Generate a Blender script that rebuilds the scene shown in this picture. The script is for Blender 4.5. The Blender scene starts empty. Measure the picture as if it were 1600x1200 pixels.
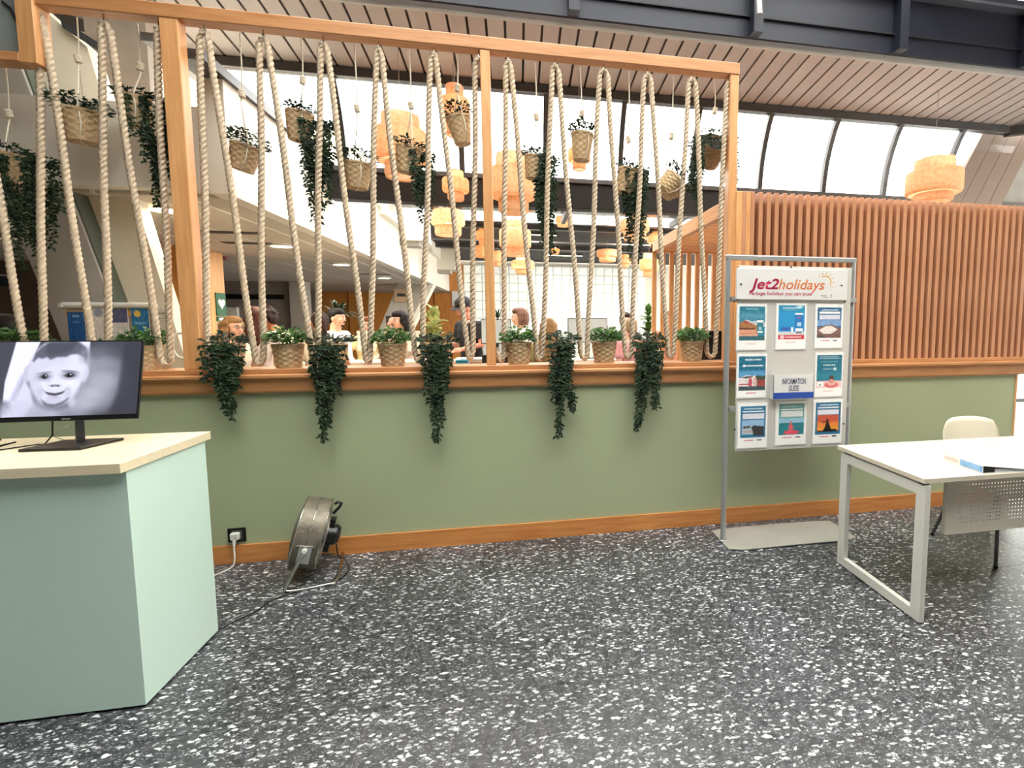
import bpy, bmesh, math, random
import numpy as np
from math import sin, cos, pi, radians, sqrt, atan2
from mathutils import Vector, Matrix
random.seed(7)
RNG = random.Random(11)
SC = bpy.context.scene
COL = SC.collection

# ------------------------------------------------------------------ camera
CAM_H, CAM_D, YAW, PIT, FPX, PCX, PCY = 1.55, 3.506, radians(10.96), radians(-4.89), 779.0, 960.0, 569.0
cd = bpy.data.cameras.new('camera')
cam = bpy.data.objects.new('camera', cd); COL.objects.link(cam)
cam.location = (0, -CAM_D, CAM_H)
cam.rotation_euler = (pi / 2 + PIT, 0, -YAW)
cd.sensor_fit = 'HORIZONTAL'; cd.sensor_width = 36.0; cd.lens = 36.0 * FPX / 1600
cd.shift_x = -(PCX - 800) / 1600; cd.shift_y = (PCY - 600) / 1600
cd.clip_start = 0.05; cd.clip_end = 300
SC.camera = cam

# ------------------------------------------------------------------ sky, light, exposure
w = bpy.data.worlds.new('sky'); SC.world = w; w.use_nodes = True
bg = w.node_tree.nodes['Background']
bg.inputs['Color'].default_value = (1.0, 0.98, 0.94, 1)
bg.inputs['Strength'].default_value = 2.6
SC.view_settings.view_transform = 'Standard'; SC.view_settings.look = 'None'
SC.view_settings.exposure = 1.86; SC.view_settings.gamma = 1.0
SC.view_settings.use_curve_mapping = False
try:
    SC.cycles.max_bounces = 8; SC.cycles.diffuse_bounces = 5; SC.cycles.glossy_bounces = 3
    SC.cycles.transmission_bounces = 6; SC.cycles.transparent_max_bounces = 16
    SC.cycles.use_denoising = True; SC.cycles.sample_clamp_indirect = 6
except Exception:
    pass

# ------------------------------------------------------------------ helpers
_f = (sin(YAW) * cos(PIT), cos(YAW) * cos(PIT), sin(PIT)); _r = (cos(YAW), -sin(YAW), 0.0)
_u = (-sin(YAW) * sin(PIT), -cos(YAW) * sin(PIT), cos(PIT))
def _ray(x, y):
    a = (x - PCX) / FPX; b = (PCY - y) / FPX
    return [_f[i] + a * _r[i] + b * _u[i] for i in range(3)]
def aty(x, y, Y):
    "the real point seen at a pixel on the vertical plane Y"
    d = _ray(x, y); t = (Y + CAM_D) / d[1]
    return Vector((d[0] * t, Y, CAM_H + d[2] * t))
def atz(x, y, Z):
    d = _ray(x, y); t = (Z - CAM_H) / d[2]
    return Vector((d[0] * t, -CAM_D + d[1] * t, Z))

def lin(c):
    return tuple((v / 255 / 12.92) if v / 255 <= 0.04045 else ((v / 255 + 0.055) / 1.055) ** 2.4 for v in c)

ABS = {}
def _link(o, parent=None, origin=None):
    COL.objects.link(o)
    if parent is not None: o.parent = parent
    base = ABS.get(parent.name, Vector((0, 0, 0))) if parent is not None else Vector((0, 0, 0))
    o.location = (origin or Vector((0, 0, 0)))
    ABS[o.name] = base + Vector(o.location)
    return o
def tag(o, label=None, cat=None, group=None, kind=None):
    if label: o['label'] = label
    if cat: o['category'] = cat
    if group: o['group'] = group
    if kind: o['kind'] = kind
    return o
def thing(name, label, cat, loc, group=None):
    o = bpy.data.objects.new(name, None); o.empty_display_size = 0.1
    _link(o, None, Vector(loc)); return tag(o, label, cat, group)
def absloc(o): return ABS[o.name]

class MB:
    def __init__(s): s.v = []; s.f = []; s.M = None
    def _add(s, vs, fs):
        n = len(s.v)
        if s.M is not None: vs = [tuple(s.M @ Vector(v)) for v in vs]
        s.v += [tuple(v) for v in vs]; s.f += [tuple(i + n for i in f) for f in fs]; return s
    def box(s, x0, x1, y0, y1, z0, z1, b=0.0):
        if b <= 0:
            vs = [(x, y, z) for z in (z0, z1) for y in (y0, y1) for x in (x0, x1)]
            return s._add(vs, [(0, 2, 3, 1), (4, 5, 7, 6), (0, 1, 5, 4), (2, 6, 7, 3), (0, 4, 6, 2), (1, 3, 7, 5)])
        bm = bmesh.new(); bmesh.ops.create_cube(bm, size=1)
        bmesh.ops.scale(bm, vec=(x1 - x0, y1 - y0, z1 - z0), verts=bm.verts)
        bmesh.ops.translate(bm, vec=((x0 + x1) / 2, (y0 + y1) / 2, (z0 + z1) / 2), verts=bm.verts)
        bmesh.ops.bevel(bm, geom=list(bm.edges), offset=b, segments=1, affect='EDGES', profile=0.5)
        bm.verts.index_update(); s._add([v.co for v in bm.verts], [[v.index for v in f.verts] for f in bm.faces]); bm.free(); return s
    def prism(s, poly, axis, a0, a1):
        "poly: 2D outline; axis 'x','y','z' extruded from a0 to a1"
        def P(p, a):
            return {'x': (a, p[0], p[1]), 'y': (p[0], a, p[1]), 'z': (p[0], p[1], a)}[axis]
        n = len(poly); vs = [P(p, a0) for p in poly] + [P(p, a1) for p in poly]
        fs = [tuple(range(n))[::-1], tuple(range(n, 2 * n))] + [(i, (i + 1) % n, n + (i + 1) % n, n + i) for i in range(n)]
        return s._add(vs, fs)
    def tube(s, pts, r, n=8, closed=False, caps=True, twist=0.0, lobes=0, amp=0.0):
        pts = [Vector(p) for p in pts]; m = len(pts)
        rs = r if isinstance(r, (list, tuple)) else [r] * m
        T = []
        for i in range(m):
            a = pts[(i - 1) % m] if (i > 0 or closed) else pts[0]
            b = pts[(i + 1) % m] if (i < m - 1 or closed) else pts[-1]
            d = (b - a); T.append(d.normalized() if d.length > 1e-9 else Vector((0, 0, 1)))
        ref = Vector((0, 0, 1)) if abs(T[0].z) < .9 else Vector((1, 0, 0))
        N = (ref - T[0] * ref.dot(T[0])).normalized(); vs = []; L = 0
        for i in range(m):
            N = (N - T[i] * N.dot(T[i])).normalized(); B = T[i].cross(N)
            if i: L += (pts[i] - pts[i - 1]).length
            for k in range(n):
                a = 2 * pi * k / n + twist * L
                rr = rs[i] * (1 + amp * abs(cos(lobes * (2 * pi * k / n) / 2))) if lobes else rs[i]
                vs.append(pts[i] + (N * cos(a) + B * sin(a)) * rr)
        fs = []
        for i in range(m if closed else m - 1):
            j = (i + 1) % m
            fs += [(i * n + k, i * n + (k + 1) % n, j * n + (k + 1) % n, j * n + k) for k in range(n)]
        if caps and not closed: fs += [tuple(range(n))[::-1], tuple((m - 1) * n + k for k in range(n))]
        return s._add(vs, fs)
    def lathe(s, prof, n=24, c=(0, 0, 0), cap0=False, cap1=False, fn=None):
        vs = []; m = len(prof)
        for i, (r, z) in enumerate(prof):
            for k in range(n):
                rr = fn(r, i, k) if fn else r
                vs.append((c[0] + rr * cos(2 * pi * k / n), c[1] + rr * sin(2 * pi * k / n), c[2] + z))
        fs = [(i * n + k, i * n + (k + 1) % n, (i + 1) * n + (k + 1) % n, (i + 1) * n + k) for i in range(m - 1) for k in range(n)]
        if cap0: fs.append(tuple(range(n))[::-1])
        if cap1: fs.append(tuple((m - 1) * n + k for k in range(n)))
        return s._add(vs, fs)
    def ball(s, c, r, u=12, v=8):
        if not isinstance(r, (list, tuple)): r = (r, r, r)
        vs = [(c[0], c[1], c[2] - r[2])]
        for i in range(1, v):
            t = -pi / 2 + pi * i / v
            vs += [(c[0] + r[0] * cos(t) * cos(2 * pi * k / u), c[1] + r[1] * cos(t) * sin(2 * pi * k / u), c[2] + r[2] * sin(t)) for k in range(u)]
        vs.append((c[0], c[1], c[2] + r[2])); fs = []
        fs += [(0, 1 + (k + 1) % u, 1 + k) for k in range(u)]
        for i in range(v - 2):
            a = 1 + i * u; b = a + u
            fs += [(a + k, a + (k + 1) % u, b + (k + 1) % u, b + k) for k in range(u)]
        a = 1 + (v - 2) * u; t = len(vs) - 1
        fs += [(a + k, a + (k + 1) % u, t) for k in range(u)]
        return s._add(vs, fs)
    def quad(s, a, b, c, d): return s._add([a, b, c, d], [(0, 1, 2, 3)])
    def build(s, name, m, parent=None, world=True, smooth=False, origin=None, bevel=0.0):
        me = bpy.data.meshes.new(name)
        if parent is None and origin is None:
            xs = [v[0] for v in s.v]; ys = [v[1] for v in s.v]; zs = [v[2] for v in s.v]
            origin = Vector(((min(xs) + max(xs)) / 2, (min(ys) + max(ys)) / 2, min(zs)))
        base = (ABS[parent.name] if parent is not None else Vector((0, 0, 0)))
        org = Vector(origin) if origin is not None else (base.copy() if world else Vector((0, 0, 0)))
        off = org if world else Vector((0, 0, 0))
        me.from_pydata([(v[0] - off.x, v[1] - off.y, v[2] - off.z) for v in s.v], [], s.f); me.update()
        if smooth:
            me.polygons.foreach_set('use_smooth', [True] * len(me.polygons))
        me.materials.append(m)
        o = bpy.data.objects.new(name, me)
        loc = (org - base) if (world) else Vector((0, 0, 0))
        _link(o, parent, loc)
        if bevel > 0:
            b = o.modifiers.new('bevel', 'BEVEL'); b.width = bevel; b.segments = 2; b.limit_method = 'ANGLE'
        return o
def shade_auto(o, ang=35):
    me = o.data; me.polygons.foreach_set('use_smooth', [True] * len(me.polygons))
    me.set_sharp_from_angle(angle=radians(ang)); return o

def dup(root, loc, parent=None):
    r = root.copy(); COL.objects.link(r)
    r.parent = parent; r.location = loc; ABS[r.name] = Vector(loc)
    for ch in list(root.children):
        c = ch.copy(); COL.objects.link(c); c.parent = r
        for g in list(ch.children):
            d = g.copy(); COL.objects.link(d); d.parent = c
    return r

# ------------------------------------------------------------------ materials
MATS = {}
def mat(name, rgb, rough=0.6, metal=0.0, var=0.06, scale=6.0, bump=0.0, bscale=60.0, stretch=(1, 1, 1), spec=0.5, rgb2=None, emis=None, coat=0.0, trans=0.0, island=0.0):
    if name in MATS: return MATS[name]
    m = bpy.data.materials.new(name); m.use_nodes = True; nt = m.node_tree; P = nt.nodes['Principled BSDF']
    P.inputs['Roughness'].default_value = rough; P.inputs['Metallic'].default_value = metal
    P.inputs['Specular IOR Level'].default_value = spec
    if coat: P.inputs['Coat Weight'].default_value = coat
    tc = nt.nodes.new('ShaderNodeTexCoord'); mp = nt.nodes.new('ShaderNodeMapping'); mp.inputs['Scale'].default_value = stretch
    nt.links.new(tc.outputs['Object'], mp.inputs['Vector'])
    nz = nt.nodes.new('ShaderNodeTexNoise'); nz.inputs['Scale'].default_value = scale; nz.inputs['Detail'].default_value = 4
    nt.links.new(mp.outputs['Vector'], nz.inputs['Vector'])
    c = lin(rgb); c2 = lin(rgb2) if rgb2 else tuple(v * (1 - 2.2 * var) for v in c); c1 = c if rgb2 else tuple(min(1, v * (1 + 1.2 * var)) for v in c)
    cr = nt.nodes.new('ShaderNodeValToRGB'); cr.color_ramp.elements[0].position = .3; cr.color_ramp.elements[1].position = .7
    cr.color_ramp.elements[0].color = (*c2, 1); cr.color_ramp.elements[1].color = (*c1, 1)
    nt.links.new(nz.outputs['Fac'], cr.inputs['Fac'])
    out = cr.outputs['Color']
    if island:
        oi = nt.nodes.new('ShaderNodeObjectInfo'); hs = nt.nodes.new('ShaderNodeHueSaturation')
        mr = nt.nodes.new('ShaderNodeMapRange'); mr.inputs['To Min'].default_value = 1 - island; mr.inputs['To Max'].default_value = 1 + island
        nt.links.new(oi.outputs['Random'], mr.inputs['Value']); nt.links.new(mr.outputs['Result'], hs.inputs['Value']); nt.links.new(out, hs.inputs['Color']); out = hs.outputs['Color']
    nt.links.new(out, P.inputs['Base Color'])
    if bump:
        n2 = nt.nodes.new('ShaderNodeTexNoise'); n2.inputs['Scale'].default_value = bscale; n2.inputs['Detail'].default_value = 3
        nt.links.new(mp.outputs['Vector'], n2.inputs['Vector'])
        bp = nt.nodes.new('ShaderNodeBump'); bp.inputs['Strength'].default_value = bump; bp.inputs['Distance'].default_value = 0.01
        nt.links.new(n2.outputs['Fac'], bp.inputs['Height']); nt.links.new(bp.outputs['Normal'], P.inputs['Normal'])
    if emis:
        P.inputs['Emission Color'].default_value = (*lin(emis[0]), 1); P.inputs['Emission Strength'].default_value = emis[1]
    if trans:
        t = nt.nodes.new('ShaderNodeBsdfTranslucent'); mx = nt.nodes.new('ShaderNodeMixShader'); mx.inputs[0].default_value = trans
        nt.links.new(out, t.inputs['Color']); nt.links.new(P.outputs[0], mx.inputs[1]); nt.links.new(t.outputs[0], mx.inputs[2])
        nt.links.new(mx.outputs[0], nt.nodes['Material Output'].inputs['Surface'])
    MATS[name] = m; return m
def glass_mat():
    m = bpy.data.materials.new('pane_glass'); m.use_nodes = True; nt = m.node_tree; nt.nodes.remove(nt.nodes['Principled BSDF'])
    t = nt.nodes.new('ShaderNodeBsdfTransparent'); t.inputs[0].default_value = (.97, .98, .97, 1)
    g = nt.nodes.new('ShaderNodeBsdfGlossy'); g.inputs['Roughness'].default_value = .03
    lw = nt.nodes.new('ShaderNodeFresnel'); lw.inputs['IOR'].default_value = 1.3
    mul = nt.nodes.new('ShaderNodeMath'); mul.operation = 'MULTIPLY'; mul.inputs[1].default_value = .35; nt.links.new(lw.outputs[0], mul.inputs[0])
    mx = nt.nodes.new('ShaderNodeMixShader'); nt.links.new(mul.outputs[0], mx.inputs[0]); nt.links.new(t.outputs[0], mx.inputs[1]); nt.links.new(g.outputs[0], mx.inputs[2])
    nt.links.new(mx.outputs[0], nt.nodes['Material Output'].inputs['Surface']); return m
def attr_mat(name, rough=.35, emis=0.0):
    m = bpy.data.materials.new(name); m.use_nodes = True; nt = m.node_tree; P = nt.nodes['Principled BSDF']
    a = nt.nodes.new('ShaderNodeAttribute'); a.attribute_name = 'Col'; a.attribute_type = 'GEOMETRY'
    nt.links.new(a.outputs['Color'], P.inputs['Base Color']); P.inputs['Roughness'].default_value = rough
    if emis:
        P.inputs['Base Color'].default_value = (0.01, .01, .01, 1); nt.links.remove(P.inputs['Base Color'].links[0])
        nt.links.new(a.outputs['Color'], P.inputs['Emission Color']); P.inputs['Emission Strength'].default_value = emis
    MATS[name] = m; return m
def terrazzo():
    m = bpy.data.materials.new('dark_terrazzo'); m.use_nodes = True; nt = m.node_tree; P = nt.nodes['Principled BSDF']; N = nt.nodes; L = nt.links
    tc = N.new('ShaderNodeTexCoord'); gm = N.new('ShaderNodeNewGeometry')
    n0 = N.new('ShaderNodeTexNoise'); n0.inputs['Scale'].default_value = 45; n0.inputs['Detail'].default_value = 3
    L.new(gm.outputs['Position'], n0.inputs['Vector'])
    mxv = N.new('ShaderNodeMixRGB'); mxv.blend_type = 'LINEAR_LIGHT'; mxv.inputs[0].default_value = .013
    mpp = N.new('ShaderNodeMapping'); mpp.inputs['Rotation'].default_value = (0, 0, radians(-28)); mpp.inputs['Scale'].default_value = (.52, 1.08, 1); L.new(gm.outputs['Position'], mpp.inputs['Vector']); L.new(mpp.outputs[0], mxv.inputs[1]); L.new(n0.outputs['Color'], mxv.inputs[2])
    base = N.new('ShaderNodeTexNoise'); base.inputs['Scale'].default_value = 30; base.inputs['Detail'].default_value = 5
    L.new(gm.outputs['Position'], base.inputs['Vector'])
    br = N.new('ShaderNodeValToRGB'); br.color_ramp.elements[0].position = .35; br.color_ramp.elements[1].position = .7
    br.color_ramp.elements[0].color = (*lin((32, 34, 38)), 1); br.color_ramp.elements[1].color = (*lin((70, 70, 73)), 1)
    L.new(base.outputs['Fac'], br.inputs['Fac']); cur = br.outputs['Color']
    for sc, th, thr, col in ((64, .36, .50, (176, 179, 181)), (140, .38, .45, (118, 121, 125)), (40, .27, .78, (216, 218, 218))):
        v = N.new('ShaderNodeTexVoronoi'); v.inputs['Scale'].default_value = sc; L.new(mxv.outputs[0], v.inputs['Vector'])
        cmp_ = N.new('ShaderNodeMapRange'); cmp_.inputs['From Min'].default_value = th + .06; cmp_.inputs['From Max'].default_value = th - .06
        L.new(v.outputs['Distance'], cmp_.inputs['Value'])
        sp = N.new('ShaderNodeSeparateColor'); L.new(v.outputs['Color'], sp.inputs[0])
        gt = N.new('ShaderNodeMath'); gt.operation = 'GREATER_THAN'; gt.inputs[1].default_value = thr; L.new(sp.outputs[0], gt.inputs[0])
        mu = N.new('ShaderNodeMath'); mu.operation = 'MULTIPLY'; L.new(cmp_.outputs[0], mu.inputs[0]); L.new(gt.outputs[0], mu.inputs[1])
        mx = N.new('ShaderNodeMixRGB'); L.new(mu.outputs[0], mx.inputs[0]); L.new(cur, mx.inputs[1]); mx.inputs[2].default_value = (*lin(col), 1); cur = mx.outputs[0]
    oi = N.new('ShaderNodeObjectInfo'); mr = N.new('ShaderNodeMapRange'); mr.inputs['To Min'].default_value = .82; mr.inputs['To Max'].default_value = 1.2
    hs = N.new('ShaderNodeHueSaturation'); L.new(oi.outputs['Random'], mr.inputs['Value']); L.new(mr.outputs[0], hs.inputs['Value']); L.new(cur, hs.inputs['Color'])
    L.new(hs.outputs[0], P.inputs['Base Color'])
    rr = N.new('ShaderNodeMapRange'); P.inputs['Specular IOR Level'].default_value = .75; rr.inputs['To Min'].default_value = .26; rr.inputs['To Max'].default_value = .48
    L.new(base.outputs['Fac'], rr.inputs['Value']); L.new(rr.outputs[0], P.inputs['Roughness'])
    MATS['terrazzo'] = m; return m
def wood(name, a, b, axis, rough=.42, island=.05):
    st = {'x': (1.2, 14, 14), 'y': (14, 1.2, 14), 'z': (14, 14, 1.2)}[axis]
    return mat(name, a, rough=rough, rgb2=b, scale=3.0, stretch=st, bump=.08, bscale=9, island=island)

TERR = terrazzo(); GLASS = glass_mat()
WX = wood('honey_wood_x', (198, 142, 94), (180, 122, 74), 'x')
WY = wood('honey_wood_y', (224, 168, 112), (206, 144, 88), 'y')
WZ = wood('honey_wood_z', (224, 168, 112), (208, 148, 94), 'z')
WBASE = wood('skirting_wood', (208, 142, 82), (188, 118, 60), 'x')
WSLAT = wood('slat_wood', (196, 142, 106), (180, 122, 86), 'z', island=.07)
WSLATD = wood('slat_backing', (104, 62, 40), (90, 52, 34), 'z')  # dark brown board, shade of the slat gaps put into its colour
WPANEL = wood('oak_panel', (205, 140, 70), (180, 112, 48), 'z', rough=.4)
GREEN = mat('sage_wall', (166, 174, 140), rough=.55, var=.015, scale=1.5, bump=.02, bscale=180)
MINT = mat('mint_laminate', (198, 222, 210), rough=.35, var=.012, scale=2, bump=.01)
CREAM = mat('cream_laminate', (224, 210, 178), rough=.35, var=.03, scale=5, stretch=(1, 8, 8))
WHITE = mat('white_paint', (236, 230, 216), rough=.6, var=.012, scale=2)
WHITEM = mat('white_metal', (214, 212, 204), rough=.35, var=.01)
OFFW = mat('off_white_plaster', (240, 228, 206), rough=.7, var=.03, scale=2)
GREYP = mat('grey_plaster', (176, 170, 160), rough=.7, var=.03, scale=2)
TEAL = mat('dark_grey_green', (96, 104, 92), rough=.7, var=.04)  # column side face, darker and greener than its front
SOFF = mat('soffit_plank', (178, 166, 158), rough=.45, var=.02, scale=3, island=.03)
DARKM = mat('dark_frame_metal', (66, 64, 64), rough=.4, var=.04)
NAVY = mat('navy_steel', (17, 21, 38), rough=.5, var=.05)
DARKC = mat('dark_ceiling', (40, 37, 39), rough=.7, var=.05)
CEIL = mat('ceiling_panel', (206, 196, 182), rough=.6, var=.02, island=.03)
ROPE = mat('cotton_rope', (224, 202, 174), rough=.9, var=.09, scale=40, bump=.5, bscale=260)
STRING = mat('hanger_string', (232, 222, 202), rough=.9, var=.06, scale=60)
BASKET = mat('seagrass', (200, 170, 130), rough=.85, var=.12, scale=130, bump=.4, bscale=150)
LEAFD = mat('dark_leaf', (52, 70, 46), rough=.55, spec=.25, rgb2=(26, 40, 28), scale=12, trans=.15)
LEAFM = mat('mid_leaf', (92, 130, 64), rough=.5, spec=.3, rgb2=(44, 74, 40), scale=14, trans=.2)
SOIL = mat('soil', (50, 38, 30), rough=.95, var=.1, scale=40)
RATTAN = mat('woven_bamboo', (240, 202, 166), rough=.7, rgb2=(222, 172, 130), scale=26, bump=.8, bscale=90, trans=.5)
BLACK = mat('black_plastic', (18, 18, 20), rough=.35, var=.03)
CHROME = mat('brushed_steel', (190, 188, 180), rough=.25, metal=1.0, var=.03)
ALU = mat('silver_powder_coat', (170, 172, 172), rough=.4, metal=.5, var=.03)
TRIMG = mat('light_grey_trim', (178, 174, 166), rough=.5, var=.03)
PAPER = mat('white_card', (222, 220, 218), rough=.4, var=.008)
BOARDW = mat('board_white', (202, 198, 191), rough=.4, var=.01)
SKIN = mat('skin', (222, 168, 140), rough=.55, var=.04, scale=8)
EYE = mat('eye_dark', (30, 22, 20), rough=.3, var=.02)
LIP = mat('lip', (176, 92, 88), rough=.5, var=.03)
ATTR = attr_mat('printed_paper', .35)
SCREEN = attr_mat('lit_screen', .2, 0.40)
# ------------------------------------------------------------------ the setting
def struct(mb, name, m, label, parent=None, **k):
    o = mb.build(name, m, parent, **k)
    if parent is None: tag(o, label, 'structure', kind='structure')
    return o
def st_root(name, label, loc):
    o = thing(name, label, 'structure', loc); o['kind'] = 'structure'; return o

# floor: slab with joints, tiles in view laid one by one
fl = MB().box(-10, 14, -8.5, 13, -.2, -.004).build('floor', TERR); tag(fl, 'dark speckled terrazzo tile floor', 'floor', kind='structure')
TX, TY = .33, .49
MB().box(-4.2, 5.7, -3.4, -.02, -.0038, -.0016).build('grout', mat('pale_grout', (112, 106, 102), rough=.8), fl)
tile_me = None
x0, y0 = -.266 - 12 * TX, -1.48 - 4 * TY
for i in range(30):
    for j in range(9):
        cx_, cy_ = x0 + (i + .5) * TX, y0 + (j + .5) * TY
        if cy_ - TY / 2 > -.05: continue
        if tile_me is None:
            t = MB().box(-TX / 2 + .0011, TX / 2 - .0011, -TY / 2 + .0011, TY / 2 - .0011, -.004, 0, ).build('tile', TERR, fl, world=False)
            tile_me = t.data
        else:
            t = bpy.data.objects.new('tile', tile_me); COL.objects.link(t); t.parent = fl
        t.location = Vector((cx_, cy_, 0)) - ABS[fl.name]
struct(MB().box(5.2, 5.4, -4.6, -.45, 0, 5.0), 'wall_shade_blocker', OFFW, 'plain block added outside the frame to dim the right end of the green wall')  # unseen block added to cut the light on the wall's right end
# outside light paving seen past the right end
struct(MB().box(4.9, 14, .5, 13, -.003, .002), 'trim_1', mat('pale_paving', (190, 186, 180), rough=.5), 'pale paving past the end of the green wall')

# low green wall with its ledge and skirting
WL, WR = -7.0, 4.17
wl = struct(MB().box(WL, WR, 0, .16, 0, 1.16), 'wall_front', GREEN, 'sage green half wall under the wooden ledge')
struct(MB().box(WL, WR + .005, -.016, 0, 0, .118), 'baseboard_front', WBASE, 'honey wooden skirting board along the green half wall')
struct(MB().box(WR, WR + .02, -.005, .165, 0, 1.16), 'trim_2', WZ, 'thin wooden edge strip closing the right end of the green wall')
lg = st_root('trim_3', 'honey wooden ledge moulding capping the green half wall', (0, 0, 1.1))
prof = [(.18, 1.222), (-.056, 1.222), (-.066, 1.214), (-.066, 1.200), (-.058, 1.190), (-.046, 1.186), (-.038, 1.172), (-.034, 1.115), (-.028, 1.102), (0.0, 1.102), (0.0, 1.15), (.18, 1.15)]
shade_auto(MB().prism(prof, 'x', WL, 4.26).build('nosing', WX, lg), 20)
MB().box(WL, 4.26, -.032, .17, 1.222, 1.252, .003).build('sill', WX, lg)

# soffit: planks sloping down away from the viewer, trims at both edges
SF_Y0, SF_Z0, SF_Y1, SF_Z1 = 1.0, 4.085, 1.90, 3.975
sf = st_root('ceiling', 'sloping plank soffit above the rope screen', (0, SF_Y0, SF_Z0))
pitch = .158
MB().box(-3.0, 6.05, 1.86, 1.905, 3.885, 3.968, .004).build('glazing_head', DARKM, sf)
me = None; k = 0; xx = -5.2
while xx < 7.4:
    if me is None:
        p = MB(); a = pitch / 2 - .011
        p._add([(-a, 0, 0), (a, 0, 0), (-a, .9, -.11), (a, .9, -.11), (-a, 0, .02), (a, 0, .02), (-a, .9, -.09), (a, .9, -.09)],
               [(0, 2, 3, 1), (4, 5, 7, 6), (0, 1, 5, 4), (2, 6, 7, 3), (0, 4, 6, 2), (1, 3, 7, 5)])
        o = p.build('plank', SOFF, sf, world=False); me = o.data
    else:
        o = bpy.data.objects.new('plank', me); COL.objects.link(o); o.parent = sf
    o.location = (xx, 0, 0); xx += pitch
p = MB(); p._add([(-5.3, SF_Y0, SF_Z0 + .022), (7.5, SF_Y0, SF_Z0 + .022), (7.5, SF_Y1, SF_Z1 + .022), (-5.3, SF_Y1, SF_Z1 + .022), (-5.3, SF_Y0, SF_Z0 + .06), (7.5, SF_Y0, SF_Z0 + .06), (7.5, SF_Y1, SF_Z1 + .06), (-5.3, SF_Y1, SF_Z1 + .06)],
            [(0, 3, 2, 1), (4, 5, 6, 7), (0, 1, 5, 4), (2, 3, 7, 6), (0, 4, 7, 3), (1, 2, 6, 5)]); p.build('backing_board', mat('soffit_backing', (70, 60, 56), rough=.8), sf)  # dark backing board closing the gaps between planks
MB().box(-5.3, 7.5, .965, 1.0, 4.06, 4.125, .004).build('edge_trim', TRIMG, sf)
MB().box(-3.0, 6.05, 1.905, 1.95, 3.885, 4.06).build('glazing_head', DARKM, sf)
MB().prism([(-3.0, 1.86), (-3.0, 1.95), (-3.75, 1.35), (-3.75, 1.26)], 'z', 3.9, 4.0).build('glazing_head', DARKM, sf)
MB().prism([(6.05, 1.86), (6.05, 1.95), (6.55, 1.6), (6.55, 1.5)], 'z', 3.86, 3.965).build('glazing_head', DARKM, sf)

# big navy girder in front of the soffit, with ribs and flange
gd = thing('steel_girder', 'dark navy steel girder running above the soffit edge', 'girder', (0, .85, 4.13)); gd['kind'] = 'structure'
MB().box(-6, 9, .90, .93, 4.10, 4.62).build('web', NAVY, gd)
MB().box(-6, 9, .80, .99, 4.60, 4.625).build('flange', mat('flange_edge', (80, 82, 92), rough=.5), gd)
MB().box(-6, 9, .82, .97, 4.625, 4.69).build('flange', NAVY, gd)
for gx in (-4.0, -2.5, -1.0, .5, 2.13, 3.6, 5.06, 6.5):
    MB().box(gx - .045, gx + .045, .80, .90, 4.10, 4.60).build('rib', NAVY, gd)
MB().box(-6, 9, .875, .90, 4.26, 4.275).build('seam', mat('seam_dark', (14, 16, 26), rough=.6), gd)
c = aty(1187, 12, .72)
tg = thing('ceiling_tube_fitting', 'small grey tube fitting hanging under the navy girder', 'fitting', (c.x, .72, c.z - .05))
MB().tube([(c.x, .72, c.z + .55), (c.x, .72, c.z + .02)], .008).build('rod', DARKM, tg)
MB().tube([(c.x - .01, .72, c.z + .06), (c.x, .72, c.z - .055)], .026, 12).build('tube', ALU, tg)

# curved glazed vault: bars and panes
vp = [(1.905, 3.90), (1.985, 3.78), (2.06, 3.62), (2.12, 3.45), (2.155, 3.28), (2.175, 3.11)]
vg = st_root('window_1', 'curved rooflight glazing with slim dark bars over the lounge', (2, 1.9, 3.1))
bars = [-1.66, -.505, .34, 1.137, 2.01, 2.873, 3.687, 4.538, 5.4]
bars = [-1.70, -.55, .33, 1.16, 2.01, 2.86, 3.70, 4.54, 5.42]
for bx in bars:
    pts = [(y, z) for y, z in vp]; poly = [(y - .03, z) for y, z in vp] + [(y + .03, z) for y, z in vp[::-1]]
    MB().prism(poly, 'x', bx - .027, bx + .027).build('glazing_bar', DARKM, vg)
edges = [-2.6] + bars + [6.3]
for a, b in zip(edges[:-1], edges[1:]):
    g = MB()
    for (ya, za), (yb, zb) in zip(vp[:-1], vp[1:]):
        g.quad((a + .02, ya, za), (b - .02, ya, za), (b - .02, yb, zb), (a + .02, yb, zb))
    g.build('pane', GLASS, vg)
# dark beam under the vault
db = thing('dark_ceiling_beam', 'dark beam band under the curved glazing', 'beam', (1, 2.3, 2.78)); db['kind'] = 'structure'
MB().box(-1.86, 7.2, 2.14, 2.30, 2.80, 3.07, .01).build('beam', DARKC, db)
MB().box(-1.86, 7.2, 2.10, 2.18, 3.07, 3.115).build('sill_rail', mat('sill_rail_grey', (92, 90, 90), rough=.4), db)
MB().box(-1.86, 7.2, 4.2, 4.76, 3.28, 3.30).build('ceiling_board', DARKC, db)
MB().box(-1.86, 7.2, 2.30, 4.2, 3.10, 3.11).build('roof_pane', GLASS, db)
for xx in (-1.0, .7, 2.4, 4.1, 5.8): MB().box(xx - .03, xx + .03, 2.30, 4.2, 3.02, 3.10).build('roof_bar', DARKM, db)
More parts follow.
